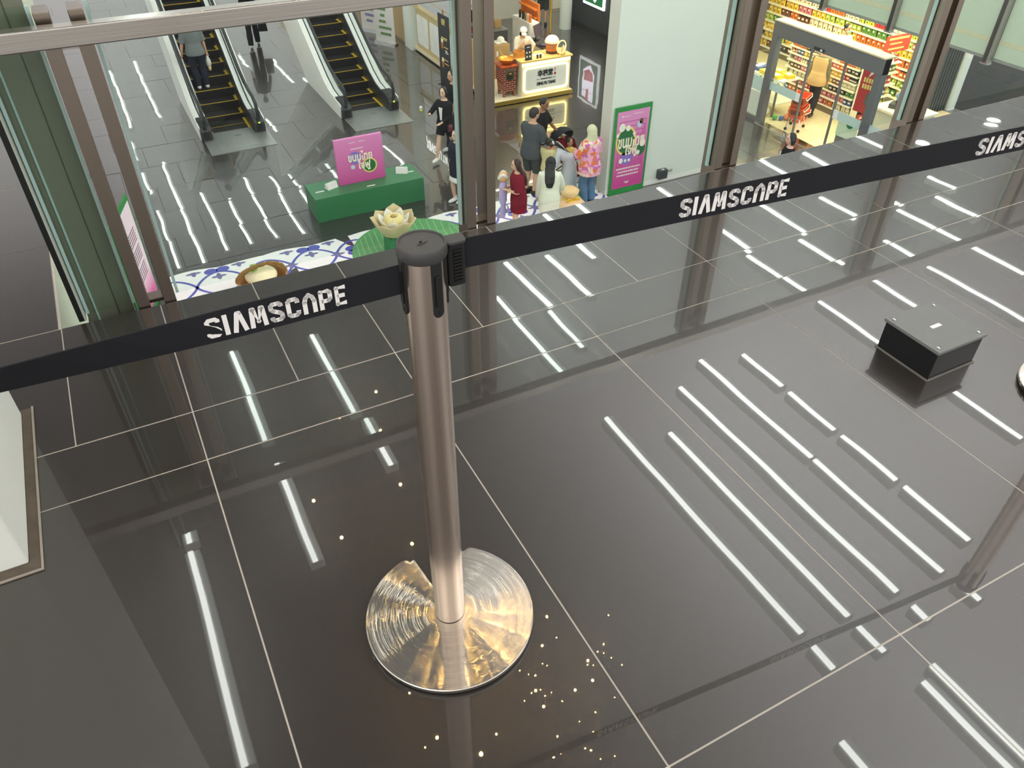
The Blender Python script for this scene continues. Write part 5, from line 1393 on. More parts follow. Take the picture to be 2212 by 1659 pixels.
# low counter with a white till at the right behind the glass
t = thing('shop_counter', 'pale low counter with a grey till at the right behind the shopfront pane', 'counter', (16.6, 11.85, Z0 + 0.0125))
MB().box(-0.45, 0.45, -0.5, 0.5, 0, 0.75).build('body', mat('pale_grey_counter', (196, 200, 192), 0.5), t, bevel=0.01); MB().box(-0.5, 0.5, -0.55, 0.55, 0.75, 0.8).build('worktop', SHW, t)
t = thing('till', 'grey till with a blue screen on the pale low counter', 'till', (16.5, 12.0, Z0 + 0.0125 + 0.8005), 0.4)
MB().box(-0.16, 0.16, -0.16, 0.16, 0, 0.1).build('drawer', DARK, t); MB().prism_on(rrect(0.3, 0.22, 0.02), (0, 0, 0.24), (1, 0, 0), (0, 0.4, 0.9), (0, 0.03, 0)).build('screen', mat('till_blue', (120, 150, 190), 0.3), t)
MB().box(-0.03, 0.03, 0.0, 0.06, 0.1, 0.22).build('neck', DARK, t)

# ================================================================ PEOPLE
VOX = 0.0085


def fuse(mb, vox, smooth=2, fac=0.5):
    """melt overlapping closed shapes into one continuous surface"""
    me = bpy.data.meshes.new('melt'); me.from_pydata([tuple(v) for v in mb.v], [], mb.f); me.update()
    bm = bmesh.new(); bm.from_mesh(me); bmesh.ops.recalc_face_normals(bm, faces=bm.faces); bm.to_mesh(me); bm.free()
    o = bpy.data.objects.new('melt', me); COL.objects.link(o)
    r = o.modifiers.new('r', 'REMESH'); r.mode = 'VOXEL'; r.voxel_size = vox; r.use_smooth_shade = True
    s = o.modifiers.new('s', 'SMOOTH'); s.factor = fac; s.iterations = smooth
    dg = bpy.context.evaluated_depsgraph_get()
    out = bpy.data.meshes.new_from_object(o.evaluated_get(dg))
    bpy.data.objects.remove(o); bpy.data.meshes.remove(me)
    for p in out.polygons: p.use_smooth = True
    return out


def put(name, me, m, parent):
    me.materials.clear(); me.materials.append(m)
    o = bpy.data.objects.new(name, me); COL.objects.link(o); o.parent = parent
    return o


TZ = [(.78, .150, .115), (.86, .168, .124), (.93, .168, .122), (1.02, .148, .107), (1.12, .140, .100), (1.25, .160, .110), (1.36, .178, .110), (1.42, .160, .096), (1.46, .105, .078), (1.50, .060, .062)]


def twidth(z):
    for (z0, a0, b0), (z1, a1, b1) in zip(TZ[:-1], TZ[1:]):
        if z <= z1:
            q = max(0, (z - z0) / (z1 - z0)); return a0 + (a1 - a0) * q, b0 + (b1 - b0) * q
    return TZ[-1][1:]


def ik(a, b, l1, l2, pole):
    a, b = Vector(a), Vector(b); d = b - a; L = min(d.length, (l1 + l2) * 0.998); d.normalize()
    c = (l1 * l1 + L * L - l2 * l2) / (2 * l1 * L); c = max(-1, min(1, c))
    p = Vector(pole); p = p - d * p.dot(d)
    p = p.normalized() if p.length > 1e-5 else d.orthogonal().normalized()
    return a + d * (l1 * c) + p * (l1 * math.sqrt(1 - c * c)), a + d * L


SKINS = {}


def skin(rgb):
    return mat('skin_%d_%d_%d' % rgb, rgb, 0.55, noise=0.05)


def person(label, loc, rz, h=1.7, lean=0.0, side=0.0, head=(0.0, 0.0), hands=None, feet=None, skin_rgb=(208, 162, 130), width=1.0,
           top=None, bottom=None, skirt=None, robe=None, hair='short', hair_rgb=(28, 24, 23), shoes=(235, 235, 232), socks=None, face=True, barefoot=False, seated=False, vest=None, headk=1.0, group=None, hunch=0.0):
    """a figure facing local +Y. hands/feet: targets in body space of a 1.75 m figure; lean pitches the trunk forwards"""
    t = thing('person', label, 'person', loc, rz, group)
    k = h / 1.75
    K = Matrix.Diagonal((k * width, k * width, k, 1))

    def T(p):
        p = Vector(p); q = max(0, min(1, (p.z - .86) / .34)); a = lean * q; c = p - Vector((0, 0, .93))
        if c.z > -0.1:
            c = Matrix.Rotation(-a, 3, 'X') @ c if a else c
            if side: c = Matrix.Rotation(side * q, 3, 'Y') @ c
        return c + Vector((0, 0, .93))
    hands = hands or {}
    SHO = {s: T((s * .172, 0, 1.395)) for s in (-1, 1)}
    ARM = {}
    for s in (-1, 1):
        tgt = hands.get(s, (s * .25, .05, .80))
        e, w = ik(SHO[s], tgt, .285, .255, (s * 0.55, -0.8, -0.35))
        ARM[s] = (SHO[s], e, w)
    feet = feet or {}
    LEG = {}
    for s in (-1, 1):
        f = Vector(feet.get(s, (s * .095, 0.0, 0.085)))
        hip = Vector((s * .088, 0, .90))
        kn, an = ik(hip, f, .425, .405, (s * 0.08, 1, 0))
        LEG[s] = (hip, kn, an)
    NK = T((0, .0, 1.50)); H0 = T((0, .015, 1.545))
    HM = Matrix.Translation(H0) @ Matrix.Rotation(head[0], 4, 'Z') @ Matrix.Rotation(-lean * 0.55 - head[1], 4, 'X') @ Matrix.Scale(headk, 4)

    def torso(mb, z0, z1, inf, flare=0.0, n=20, bottom_only=False):
        L = []; m = max(3, int((z1 - z0) / .045)); 
        for i in range(m + 1):
            z = z0 + (z1 - z0) * i / m
            a, b = twidth(max(z, .78)); g = inf + flare * (1 - i / m)
            L.append([T(((a + g) * math.copysign(abs(math.cos(u)) ** .9, math.cos(u)), (b + g) * math.sin(u) + (0.012 if 1.1 < z < 1.4 else 0), z)) for u in [2 * PI * j / n for j in range(n)]])
        mb.rings(L)

    def limb(mb, P, r, n=10): mb.tube(P, r, n)

    def arm_path(s, f0, f1):
        a, e, w = ARM[s]; tot = .54; P = []
        for i in range(9):
            q = f0 + (f1 - f0) * i / 8; d = q * tot
            P.append(a.lerp(e, d / .285) if d < .285 else e.lerp(w, min(1, (d - .285) / .255)))
        return P

    def leg_path(s, f0, f1, n=10):
        a, e, w = LEG[s]; P = []
        for i in range(n + 1):
            d = (f0 + (f1 - f0) * i / n) * .83
            P.append(a.lerp(e, d / .425) if d < .425 else e.lerp(w, min(1, (d - .425) / .405)))
        return P
    LR = lambda q: .083 - .030 * min(1, q / .5) if q < .5 else (.053 + .006 * math.sin((q - .5) / .22 * PI / 2 if q < .72 else PI / 2) - (.024 * max(0, (q - .66) / .34)))
    AR = lambda q: .050 - .012 * min(1, q / .52) if q < .52 else .040 - .013 * (q - .52) / .48

    # ---- body: one continuous skin
    b = MB()
    torso(b, .80, 1.49, 0.0)
    b.tube([T((0, -.005, 1.44)), H0, HM @ Vector((0, .0, .05))], [.058, .052, .050], 12)
    b.ell(HM @ Vector((0, .004, .115)), (.074 * headk, .092 * headk, .112 * headk), 18, 14, M=HM.to_3x3().normalized())
    b.ell(HM @ Vector((0, .045, .055)), (.050 * headk, .048 * headk, .055 * headk), 14, 10, M=HM.to_3x3().normalized())
    b.tube([HM @ Vector((0, .088, .125)), HM @ Vector((0, .108, .085)), HM @ Vector((0, .094, .078))], [.009 * headk, .015 * headk, .010 * headk], 8)
    for s in (-1, 1): b.ell(HM @ Vector((s * .076, -.005, .098)), (.012 * headk, .022 * headk, .032 * headk), 8, 8)
    for s in (-1, 1):
        P = arm_path(s, 0, 1.0); limb(b, P, [AR(i / 8) for i in range(9)])
        a, e, w = ARM[s]; d = (w - e).normalized(); sd = d.cross(Vector((0, 0, 1))); sd = sd.normalized() if sd.length > .1 else Vector((s, 0, 0))
        nn = d.cross(sd).normalized()
        if sd.x * s > 0: sd = -sd                                 # thumb side turned inwards
        b.tube([w, w + d * .035, w + d * .085], [.028, .036, .032], 10, flat=0.6)
        for i, (off, ln) in enumerate(((-.027, .062), (-.009, .074), (.010, .070), (.027, .056))):
            p0 = w + d * .078 + sd * -off * 1.0; c = nn * (-.012)
            b.tube([p0, p0 + d * ln * .5 + c * .5, p0 + d * ln + c * 2.2], [.0115, .0105, .009], 7)
        b.tube([w + d * .02 + sd * .022, w + d * .055 + sd * .050, w + d * .085 + sd * .052], [.014, .0125, .010], 7)
        P = leg_path(s, 0, 1.0, 12); limb(b, P, [LR(i / 12) for i in range(13)], 12)
        an = LEG[s][2]
        b.tube([an + Vector((0, -.045, -.045)), an + Vector((0, 0, -.02)), an + Vector((0, .08, -.045)), an + Vector((0, .16, -.062))], [.032, .040, .036, .024], 10)
    b.xf(K); put('body', fuse(b, VOX * max(k, .7)), skin(skin_rgb), t)
    # ---- face details
    if face:
        e = MB()
        for s in (-1, 1):
            e.ell(HM @ Vector((s * .031, .084, .122)), (.013, .009, .008), 8, 6)
        e.xf(K); o = e.build('eyes', mat('eye_dark', (40, 30, 26), 0.3), t, smooth='all')
        e = MB()
        for s in (-1, 1): e.tube([HM @ Vector((s * .016, .092, .143)), HM @ Vector((s * .034, .087, .148)), HM @ Vector((s * .052, .074, .142))], [.003, .0045, .003], 5)
        e.xf(K); e.build('eyebrows', mat('hair_%d_%d_%d' % hair_rgb, hair_rgb, 0.5, noise=0.2), t)
        e = MB(); e.tube([HM @ Vector((-.024, .083, .047)), HM @ Vector((0, .092, .047)), HM @ Vector((.024, .083, .047))], [.003, .007, .003], 6)
        e.xf(K); e.build('mouth', mat('lips', (168, 98, 88), 0.5), t, smooth='all')
    # ---- hair
    HR = mat('hair_%d_%d_%d' % hair_rgb, hair_rgb, 0.42, noise=0.3, nscale=60)
    if hair and hair != 'hijab':
        b = MB(); M3 = HM.to_3x3().normalized()
        b.ell(HM @ Vector((0, -.018, .138)), (.084 * headk, .094 * headk, .100 * headk), 18, 12, M=M3)
        if hair == 'short':
            b.ell(HM @ Vector((0, -.045, .095)), (.074 * headk, .060 * headk, .075 * headk), 14, 10, M=M3)
        elif hair in ('bob', 'long', 'pony'):
            for s in (-1, 1):
                b.tube([HM @ Vector((s * .055, .0, .19)), HM @ Vector((s * .083, -.005, .10)), HM @ Vector((s * .078, -.015, .0 if hair != 'pony' else .06))], [.035, .034, .026 if hair != 'pony' else .01], 8)
            if hair == 'bob': b.ell(HM @ Vector((0, -.045, .075)), (.085, .065, .105), 14, 10, M=M3)
            if hair == 'long':
                L = []
                for z, a_, y in ((.18, .075, -.04), (.08, .092, -.055), (-.02, .105, -.075), (-.12, .11, -.10), (-.25, .10, -.12), (-.36, .06, -.125)):
                    c = HM @ Vector((0, 0, 0)); p0 = T((0, y, 1.545 + z))
                    if z > -.03: p0 = HM @ Vector((0, y, z))
                    else: p0 = p0 + Vector((0, -.75 * (top or {}).get('inf', .02), 0))
                    L.append([p0 + Vector((a_ * math.cos(u), .05 * math.sin(u) * (1 if z > -.3 else .6), 0)) for u in [2 * PI * j / 14 for j in range(14)]])
                b.rings(L)
            if hair == 'pony':
                b.tube([HM @ Vector((0, -.09, .14)), HM @ Vector((0, -.15, .08)), T((0, -.16, 1.40)), T((0, -.15, 1.22)), T((0, -.14, 1.10))], [.045, .05, .05, .042, .015], 10)
        b.xf(K); me = fuse(b, VOX * max(k, .7), 3); put('hair', me, HR, t)
    elif hair == 'hijab':
        b = MB(); M3 = HM.to_3x3().normalized()
        b.ell(HM @ Vector((0, -.012, .118)), (.094, .108, .125), 18, 12, M=M3)
        L = []
        for z, a_, d_, y in ((1.64, .088, .095, -.01), (1.55, .098, .10, -.012), (1.47, .125, .105, -.01), (1.41, .165, .115, -.01), (1.36, .17, .118, -.015), (1.31, .12, .12, -.03)):
            L.append([T((a_ * math.cos(u), y + d_ * math.sin(u), z)) for u in [2 * PI * j / 18 for j in range(18)]])
        b.rings(L); b.xf(K); put('headscarf', fuse(b, VOX, 3), mat('hijab_fabric', hair_rgb, 0.8, noise=0.06, bump=0.4, nscale=10), t)
    # ---- garments
    if top:
        b = MB(); torso(b, top.get('z0', .84), top.get('z1', 1.475), top.get('inf', .016), top.get('flare', .01))
        sl = top.get('sleeve', .45)
        for s in (-1, 1):
            P = arm_path(s, 0.0, sl); w = top.get('loose', .016)
            limb(b, [T((s * .10, 0, 1.40))] + P, [.066] + [AR(sl * i / 8) + w + (0.012 * i / 8 if sl < .6 else 0) for i in range(9)], 12)
        b.xf(K); put(top.get('name', 'shirt'), fuse(b, VOX * 1.1 * max(k, .7), 3), top['mat'], t)
    if vest:
        b = MB(); torso(b, .78, 1.44, vest.get('inf', .045), .03); b.xf(K); put('vest', fuse(b, VOX * 1.1 * max(k, .7), 3), vest['mat'], t)
    if bottom:
        b = MB(); torso(b, .80, bottom.get('waist', 1.0), .014)
        f = bottom.get('len', 1.0)
        for s in (-1, 1):
            P = leg_path(s, 0.0, f, 10); w0, w1 = bottom.get('w', (.016, .022))
            limb(b, P, [LR(f * i / 10) + w0 + (w1 - w0) * i / 10 for i in range(11)], 14)
        b.xf(K); put(bottom.get('name', 'trousers'), fuse(b, VOX * 1.1 * max(k, .7), 2), bottom['mat'], t)
    if skirt:
        b = MB(); L = []; z0, z1, r0, r1 = skirt['z0'], skirt['z1'], skirt['r0'], skirt['r1']; n = 40
        for i in range(7):
            q = i / 6; z = z1 + (z0 - z1) * q; r = r1 + (r0 - r1) * q
            L.append([T((r * math.cos(u) * (1 + .06 * q * math.cos(12 * u)), r * .78 * math.sin(u) * (1 + .06 * q * math.cos(12 * u)), z)) for u in [2 * PI * j / n for j in range(n)]])
        b.rings(L); b.xf(K); b.build('skirt', skirt['mat'], t, smooth='all')
    if robe:
        b = MB(); L = []; n = 30
        for z, a_, d_ in robe['prof']:
            L.append([T((a_ * math.cos(u) * (1 + .03 * math.cos(9 * u) * (1.3 - z)), d_ * math.sin(u) + robe.get('y', 0) * (1.4 - z), z)) for u in [2 * PI * j / n for j in range(n)]])
        b.rings(L)
        for s in (-1, 1):
            P = arm_path(s, 0.0, .85); limb(b, P, [AR(.85 * i / 8) + .03 + .02 * i / 8 for i in range(9)], 12)
        b.xf(K); put('robe', fuse(b, VOX * 1.2, 3), robe['mat'], t)
    # ---- shoes
    if shoes and not barefoot:
        SM = mat('shoe_%d_%d_%d' % tuple(shoes), tuple(shoes), 0.5, noise=0.04)
        for s in (-1, 1):
            an = LEG[s][2]; b = MB()
            b.tube([an + Vector((0, -.062, -.035)), an + Vector((0, -.02, -.028)), an + Vector((0, .06, -.040)), an + Vector((0, .13, -.050)), an + Vector((0, .185, -.056))], [.040, .050, .048, .044, .024], 12)
            b.xf(K)
            for i, v in enumerate(b.v): b.v[i] = (v[0], v[1], max(v[2], an.z * k - .083 * k))
            o = b.build('shoe', SM, t, smooth='all')
            if socks:
                c = MB(); c.tube([an + Vector((0, -.005, -.02)), an + Vector((0, -.003, .075))], [.045, .043], 12); c.xf(K); c.build('sock', mat('sock_%d' % socks[0], socks, 0.8), t, smooth='all')
    return t, {s: t.matrix_basis @ K @ (ARM[s][2] + (ARM[s][2] - ARM[s][1]).normalized() * .09) for s in (-1, 1)}, t.matrix_basis @ K


def cloth(name, rgb, noise=0.08, **kw):
    return mat(name, rgb, 0.85, noise=noise, bump=0.25, nscale=9, spec=0.2, **kw)


BKT = cloth('black_cotton', (32, 33, 36)); NAVY = cloth('navy_cotton', (38, 42, 56)); GREYT = cloth('grey_jersey', (116, 122, 122)); CHAR = cloth('charcoal_jersey', (78, 82, 86)); WHT = cloth('white_cotton', (232, 232, 226))
MAR = cloth('maroon_cotton', (124, 28, 46)); IVO = cloth('ivory_knit', (236, 238, 216)); BEIG = cloth('beige_print', (212, 202, 148), 0.25); DEN = cloth('blue_denim', (84, 116, 146), 0.2); PALEG = cloth('pale_grey_robe', (206, 212, 220), 0.04); LTB = cloth('pale_blue_shorts', (178, 196, 204)); DKS = cloth('dark_olive_shorts', (66, 72, 70)); TANV = cloth('tan_vest', (212, 176, 116)); OLV = cloth('olive_sleeve', (122, 116, 84))
# floral print
FLO = mat('floral_print', (236, 150, 180), 0.8, noise=0); nt = FLO.node_tree
vo = nt.nodes.new('ShaderNodeTexVoronoi'); vo.inputs['Scale'].default_value = 14; tc = nt.nodes.new('ShaderNodeTexCoord'); nz = nt.nodes.new('ShaderNodeTexNoise'); nz.inputs['Scale'].default_value = 7
va = nt.nodes.new('ShaderNodeMix'); va.data_type = 'VECTOR'; va.inputs[0].default_value = 0.25
cr = nt.nodes.new('ShaderNodeValToRGB'); cr.color_ramp.interpolation = 'CONSTANT'
nt.links.new(tc.outputs['Object'], nz.inputs[0]); nt.links.new(tc.outputs['Object'], va.inputs[4]); nt.links.new(nz.outputs['Color'], va.inputs[5]); nt.links.new(va.outputs[1], vo.inputs['Vector'])
sepc = nt.nodes.new('ShaderNodeSeparateColor'); nt.links.new(vo.outputs['Color'], sepc.inputs[0]); nt.links.new(sepc.outputs[0], cr.inputs[0])
for i, (pos, c) in enumerate(((0, (240, 168, 200)), (.3, (232, 120, 60)), (.55, (240, 216, 196)), (.72, (206, 108, 180)), (.86, (244, 180, 208)))):
    e = cr.color_ramp.elements[i] if i < 2 else cr.color_ramp.elements.new(pos)
    e.position = pos; e.color = (*srgb(c), 1)
nt.links.new(cr.outputs[0], nt.nodes['Principled BSDF'].inputs['Base Color'])

# escalator rider
zr = Z0 + 0.115 + 0.21 * 2
person('person in a grey shirt and dark trousers riding up the left escalator, seen from behind', (2.30, 19.72 + 0.8 + 0.365 * 2 + 0.20, zr), 0.03, 1.74, head=(0, .1),
       hands={1: (.26, .06, .82), -1: (-.30, .05, .86)}, top=dict(mat=GREYT, z0=.84, sleeve=.48, inf=.03, loose=.028, flare=.02), bottom=dict(mat=NAVY, w=(.02, .04)), hair='short', face=False, width=1.08)
t = thing('carrier_bag', 'small clear carrier bag with a drink hanging from the escalator rider', 'bag', (2.28 + .29, 19.72 + 0.8 + 0.73 + 0.30, zr + .50), 0)
MB().lathe([(.03, -.02), (.06, .0), (.065, .12), (.03, .22), (.012, .28)], 12).build('bag', mat('clear_bag', (226, 226, 214), 0.4), t, smooth='all'); MB().lathe([(.035, -.12), (.045, -.01), (.001, -.01)], 12).build('cup', mat('tea_cup', (222, 206, 150), 0.3), t, smooth='all')
# walker by the escalators
person('person in black trousers walking between the escalators, upper body hidden by the handrail', (4.62, 26.25, Z0), -.25, 1.72, feet={1: (.10, .22, .085), -1: (-.10, -.22, .10)}, hands={1: (.30, .10, .84), -1: (-.25, -.10, .82)},
       top=dict(mat=BKT, sleeve=.9), bottom=dict(mat=BKT, w=(.02, .045)), face=False, shoes=(230, 228, 224))
t = thing('shoulder_bag', 'black shoulder bag with a yellowish strap at the walker in black trousers', 'bag', (4.95, 26.25, Z0 + .42), -.25)
MB().prism_on([(-.14, 0), (.14, 0), (.11, .42), (-.11, .42)], (0, -.05, 0), (1, 0, 0), (0, 0, 1), (0, .1, 0)).build('bag', BKT, t, bevel=0.02); MB().tube([(-.09, 0, .42), (-.06, 0, .62), (.0, 0, .68)], .012, 6).build('strap', GOLD, t)
# couple
person('person in black with glasses and a shoulder strap, half hidden by the steel post', (7.02, 16.32, Z0), PI / 2 + .05, 1.77, head=(.05, .12), feet={1: (.10, -.15, .10), -1: (-.10, .2, .085)}, hands={1: (.22, .12, .86), -1: (-.22, .18, .88)},
       top=dict(mat=BKT, sleeve=.46, inf=.026, loose=.026), bottom=dict(mat=NAVY, w=(.02, .05)), hair='short', shoes=(226, 226, 224))
t, _, _ = person('person in a black cardigan with bare legs and white sneakers walking left', (6.56, 15.80, Z0), PI / 2 + .55, 1.62, head=(.08, .02), feet={1: (.07, .33, .085), -1: (-.08, -.30, .12)}, hands={1: (.14, .42, 1.24), -1: (-.08, .26, 1.02)},
       skin_rgb=(222, 184, 158), top=dict(mat=BKT, sleeve=.93, inf=.03, z0=.80, loose=.022, flare=.03, name='cardigan'), bottom=dict(mat=BKT, len=.34, w=(.03, .045), name='shorts'), hair='bob', shoes=(240, 240, 238))
MB().prism_on([(-.022, .96), (.022, .96), (.05, 1.24), (-.05, 1.24)], (0, .138, 0), (1, 0, 0), (0, 0, 1), (0, .012, 0)).build('white_undershirt', WHT, t)
t = thing('belt_bag', 'maroon bag at the hip of the person in the black cardigan', 'bag', (6.58, 15.66, Z0 + .80), PI / 2)
MB().prism_on(rrect(.26, .17, .05), (0, -.05, 0), (1, 0, 0), (0, 0, 1), (0, .09, 0)).build('pouch', mat('maroon_leather', (104, 50, 60), 0.45), t, bevel=.012); MB().tube([(-.1, 0, .08), (-.04, .0, .3), (.03, .0, .45)], .008, 5).build('strap', BLACK, t)
t = thing('drink_cup', 'small clear cup with a yellow drink held out by the cardigan wearer', 'cup', (6.06, 15.93, Z0 + 1.14), 0)
MB().lathe([(.028, 0), (.036, .07)], 12).build('cup', mat('yellow_drink', (216, 206, 90), 0.3), t, smooth='all'); MB().lathe([(.037, .07), (.03, .11), (.012, .13), (.001, .13)], 12).build('lid', INK, t, smooth='all')
# girl by the post
person('person in a dark tee over a white ruffled hem, half hidden behind the steel post', (5.93, 13.74, Z0), PI / 2 + .2, 1.52, head=(.1, .05), feet={1: (.08, .06, .085), -1: (-.08, -.05, .085)}, skin_rgb=(218, 178, 152),
       top=dict(mat=NAVY, z0=.68, sleeve=.55, inf=.045, loose=.04, flare=.02), skirt=dict(mat=WHT, z0=.56, z1=.82, r0=.25, r1=.18), hair='long', shoes=(238, 238, 236), socks=(236, 236, 234))
# family group
person('person in a charcoal tee and dark shorts holding a bottle, seen from the side', (7.44, 13.42, Z0), -1.15, 1.79, lean=.08, head=(-.25, .15), hands={1: (.10, .34, 1.12), -1: (-.14, .36, 1.02)}, width=1.12, skin_rgb=(206, 160, 130),
       top=dict(mat=CHAR, sleeve=.46, z0=.80, inf=.026, loose=.03, flare=.012), bottom=dict(mat=DKS, len=.52, w=(.022, .035), name='shorts'), hair='short', hair_rgb=(40, 34, 30), shoes=(30, 28, 28), face=True)
t = thing('water_bottle', 'clear water bottle held by the person in the charcoal tee', 'bottle', (7.79, 13.56, Z0 + .98), 0)
MB().lathe([(.032, 0), (.036, .02), (.036, .16), (.014, .21), (.014, .225)], 14).build('bottle', mat('pet_bottle', (206, 214, 220), 0.15), t, smooth=True); MB().lathe([(.0165, .225), (.0165, .245), (.001, .245)], 12).build('cap', INK, t); MB().lathe([(.0368, .08), (.0368, .15)], 14, cap=False).build('wrapper', mat('violet_wrapper', (150, 160, 210), 0.4), t)
person('person in a black tee and pale shorts with sunglasses on the head, face towards us', (7.96, 13.98, Z0), -2.5, 1.77, lean=.06, head=(-.15, .28), hands={1: (.24, .10, .86), -1: (-.24, .34, .98)}, skin_rgb=(160, 112, 84),
       top=dict(mat=BKT, sleeve=.42, z0=.80, inf=.022, loose=.024), bottom=dict(mat=LTB, len=.44, w=(.022, .035), name='shorts'), hair='short', shoes=(28, 28, 30))
t = thing('yellow_bag', 'pale yellow carrier bag hanging from the hand of the person in the black tee', 'bag', (8.02, 13.70, Z0 + .50), .6)
b = MB(); L = []
for z, w_, d_ in ((0, .10, .05), (.04, .13, .07), (.16, .12, .07), (.26, .08, .045), (.36, .035, .025), (.44, .02, .015)): L.append([(w_ * math.cos(u), d_ * math.sin(u), z) for u in [2 * PI * j / 14 for j in range(14)]])
b.rings(L); b.build('bag', mat('pale_yellow_bag', (226, 200, 128), 0.5, noise=0.1, bump=0.3), t, smooth='all')
person('child in a beige printed outfit with arms folded beside the charcoal tee', (7.68, 13.12, Z0), -1.05, 1.25, head=(-.2, .1), hands={1: (-.06, .20, 1.10), -1: (.08, .22, 1.06)}, skin_rgb=(170, 122, 92), width=1.06,
       top=dict(mat=BEIG, sleeve=.5, inf=.03, loose=.04), bottom=dict(mat=BEIG, len=.86, w=(.02, .03)), hair='short', shoes=(236, 234, 230))
t, _, _ = person('person in a long pale grey robe bending forward, white bow in dark hair', (8.13, 13.02, Z0), 1.30, 1.38, lean=.85, head=(-.4, -.2), hands={1: (.16, .62, .80), -1: (-.14, .62, .82)}, face=False,
       robe=dict(mat=PALEG, prof=[(.04, .25, .23), (.3, .24, .22), (.6, .23, .21), (.85, .215, .185), (1.05, .20, .165), (1.25, .20, .15), (1.38, .19, .13), (1.46, .11, .09)], y=-.02), hair='pony', shoes=(60, 60, 62))
# bow in the hair of the bending person
b = MB()
for s in (-1, 1):
    b.rings([[(s * x, y - .02, z + dz) for dz in (-.03 * w_, .03 * w_)] + [(s * x, y + .02, z + dz) for dz in (.03 * w_, -.03 * w_)] for x, y, z, w_ in ((.0, -.05, .0, .5), (.06, -.05, .02, 1.2), (.11, -.04, .0, .8))])
    b.rings([[(s * x - .018, y, z), (s * x + .018, y, z), (s * x + .018, y + .008, z), (s * x - .018, y + .008, z)] for x, y, z in ((.02, -.06, 0), (.05, -.17, -.10), (.07, -.23, -.26), (.11, -.24, -.42))])
b.xf(Matrix.Translation((0, .40, 1.16)) @ Matrix.Rotation(-.5, 4, 'X') @ Matrix.Scale(.8, 4)); b.build('hair_bow', WHT, t, smooth='all')
person('person with long black hair in an ivory sweater among the floor cushions, seen from behind', (6.86, 11.62, Z0), -.55, 1.56, lean=.14, head=(-.1, .2), hands={1: (.26, .36, .96), -1: (-.24, .15, .86)}, face=False,
       top=dict(mat=IVO, z0=.66, sleeve=.96, inf=.055, loose=.04, flare=.02, name='sweater'), bottom=dict(mat=WHT, len=.6, w=(.02, .03), name='shorts'), hair='long', hair_rgb=(22, 20, 20))
person('person with long brown hair in a maroon tee holding up a lilac soft toy', (6.36, 11.90, Z0), PI / 2 - .35, 1.55, lean=.05, head=(.1, .12), hands={1: (.02, .26, 1.14), -1: (-.14, .26, 1.16)}, skin_rgb=(222, 180, 150),
       top=dict(mat=MAR, z0=.62, sleeve=.5, inf=.045, loose=.045, flare=.02), bottom=dict(mat=MAR, len=.30, w=(.02, .03), name='shorts'), hair='long', hair_rgb=(58, 34, 34))
t = thing('soft_toy', 'lilac cloth soft toy with an orange and white top held by the maroon tee wearer', 'toy', (6.08, 12.0, Z0 + .42), .4)
LIL = cloth('lilac_cloth', (190, 176, 220))
b = MB(); L = []
for z, w_, d_ in ((0, .05, .03), (.12, .085, .05), (.26, .05, .035), (.34, .09, .06), (.52, .10, .06), (.66, .085, .06), (.74, .05, .04)): L.append([(w_ * math.cos(u), d_ * math.sin(u), z) for u in [2 * PI * j / 14 for j in range(14)]])
b.rings(L); b.build('cloth_body', LIL, t, smooth='all')
MB().ell((0, 0, .82), (.10, .085, .10), 14, 10).build('toy_head', cloth('orange_plush', (232, 180, 130)), t, smooth='all')
b = MB(); b.tube([(.09 * math.cos(a), .075 * math.sin(a) * .9, .84 + .05 * math.sin(2 * a)) for a in [2 * PI * i / 14 for i in range(14)]], .028, 6, closed=True); b.build('white_frill', WHT, t, smooth='all')
b = MB(); b.tube([(-.03, -.03, .28), (-.09, -.06, .2), (-.05, -.07, .08)], .014, 6); b.tube([(.03, -.03, .28), (.08, -.06, .2), (.07, -.06, .1)], .014, 6); b.build('ribbon', LIL, t, smooth='all')
person('person in a beige headscarf, floral tunic and jeans, seen from behind', (8.28, 12.46, Z0), .15, 1.64, head=(.15, .05), hands={1: (.16, .28, 1.08), -1: (-.12, .30, 1.12)}, face=False, width=1.08,
       top=dict(mat=FLO, z0=.72, sleeve=.9, inf=.05, loose=.045, flare=.035, name='tunic'), bottom=dict(mat=DEN, w=(.03, .045), name='jeans'), hair='hijab', hair_rgb=(214, 212, 176), shoes=(60, 56, 54))
# person low at right
t, _, _ = person('person with a dark bob passing below the sill in front of the grocery', (11.50, 10.38, Z0), 1.05, 1.65, head=(.1, .08), feet={1: (.1, .15, .085), -1: (-.1, -.15, .10)}, skin_rgb=(220, 180, 156), top=dict(mat=BKT, sleeve=.9, name='jacket'), bottom=dict(mat=NAVY), hair='bob', hair_rgb=(38, 36, 38))
MB().prism_on([(.06, 1.05), (.10, 1.05), (.09, 1.28), (.05, 1.28)], (0, .128, 0), (1, 0, 0), (0, 0, 1), (0, .012, 0)).build('white_stripe', WHT, t)
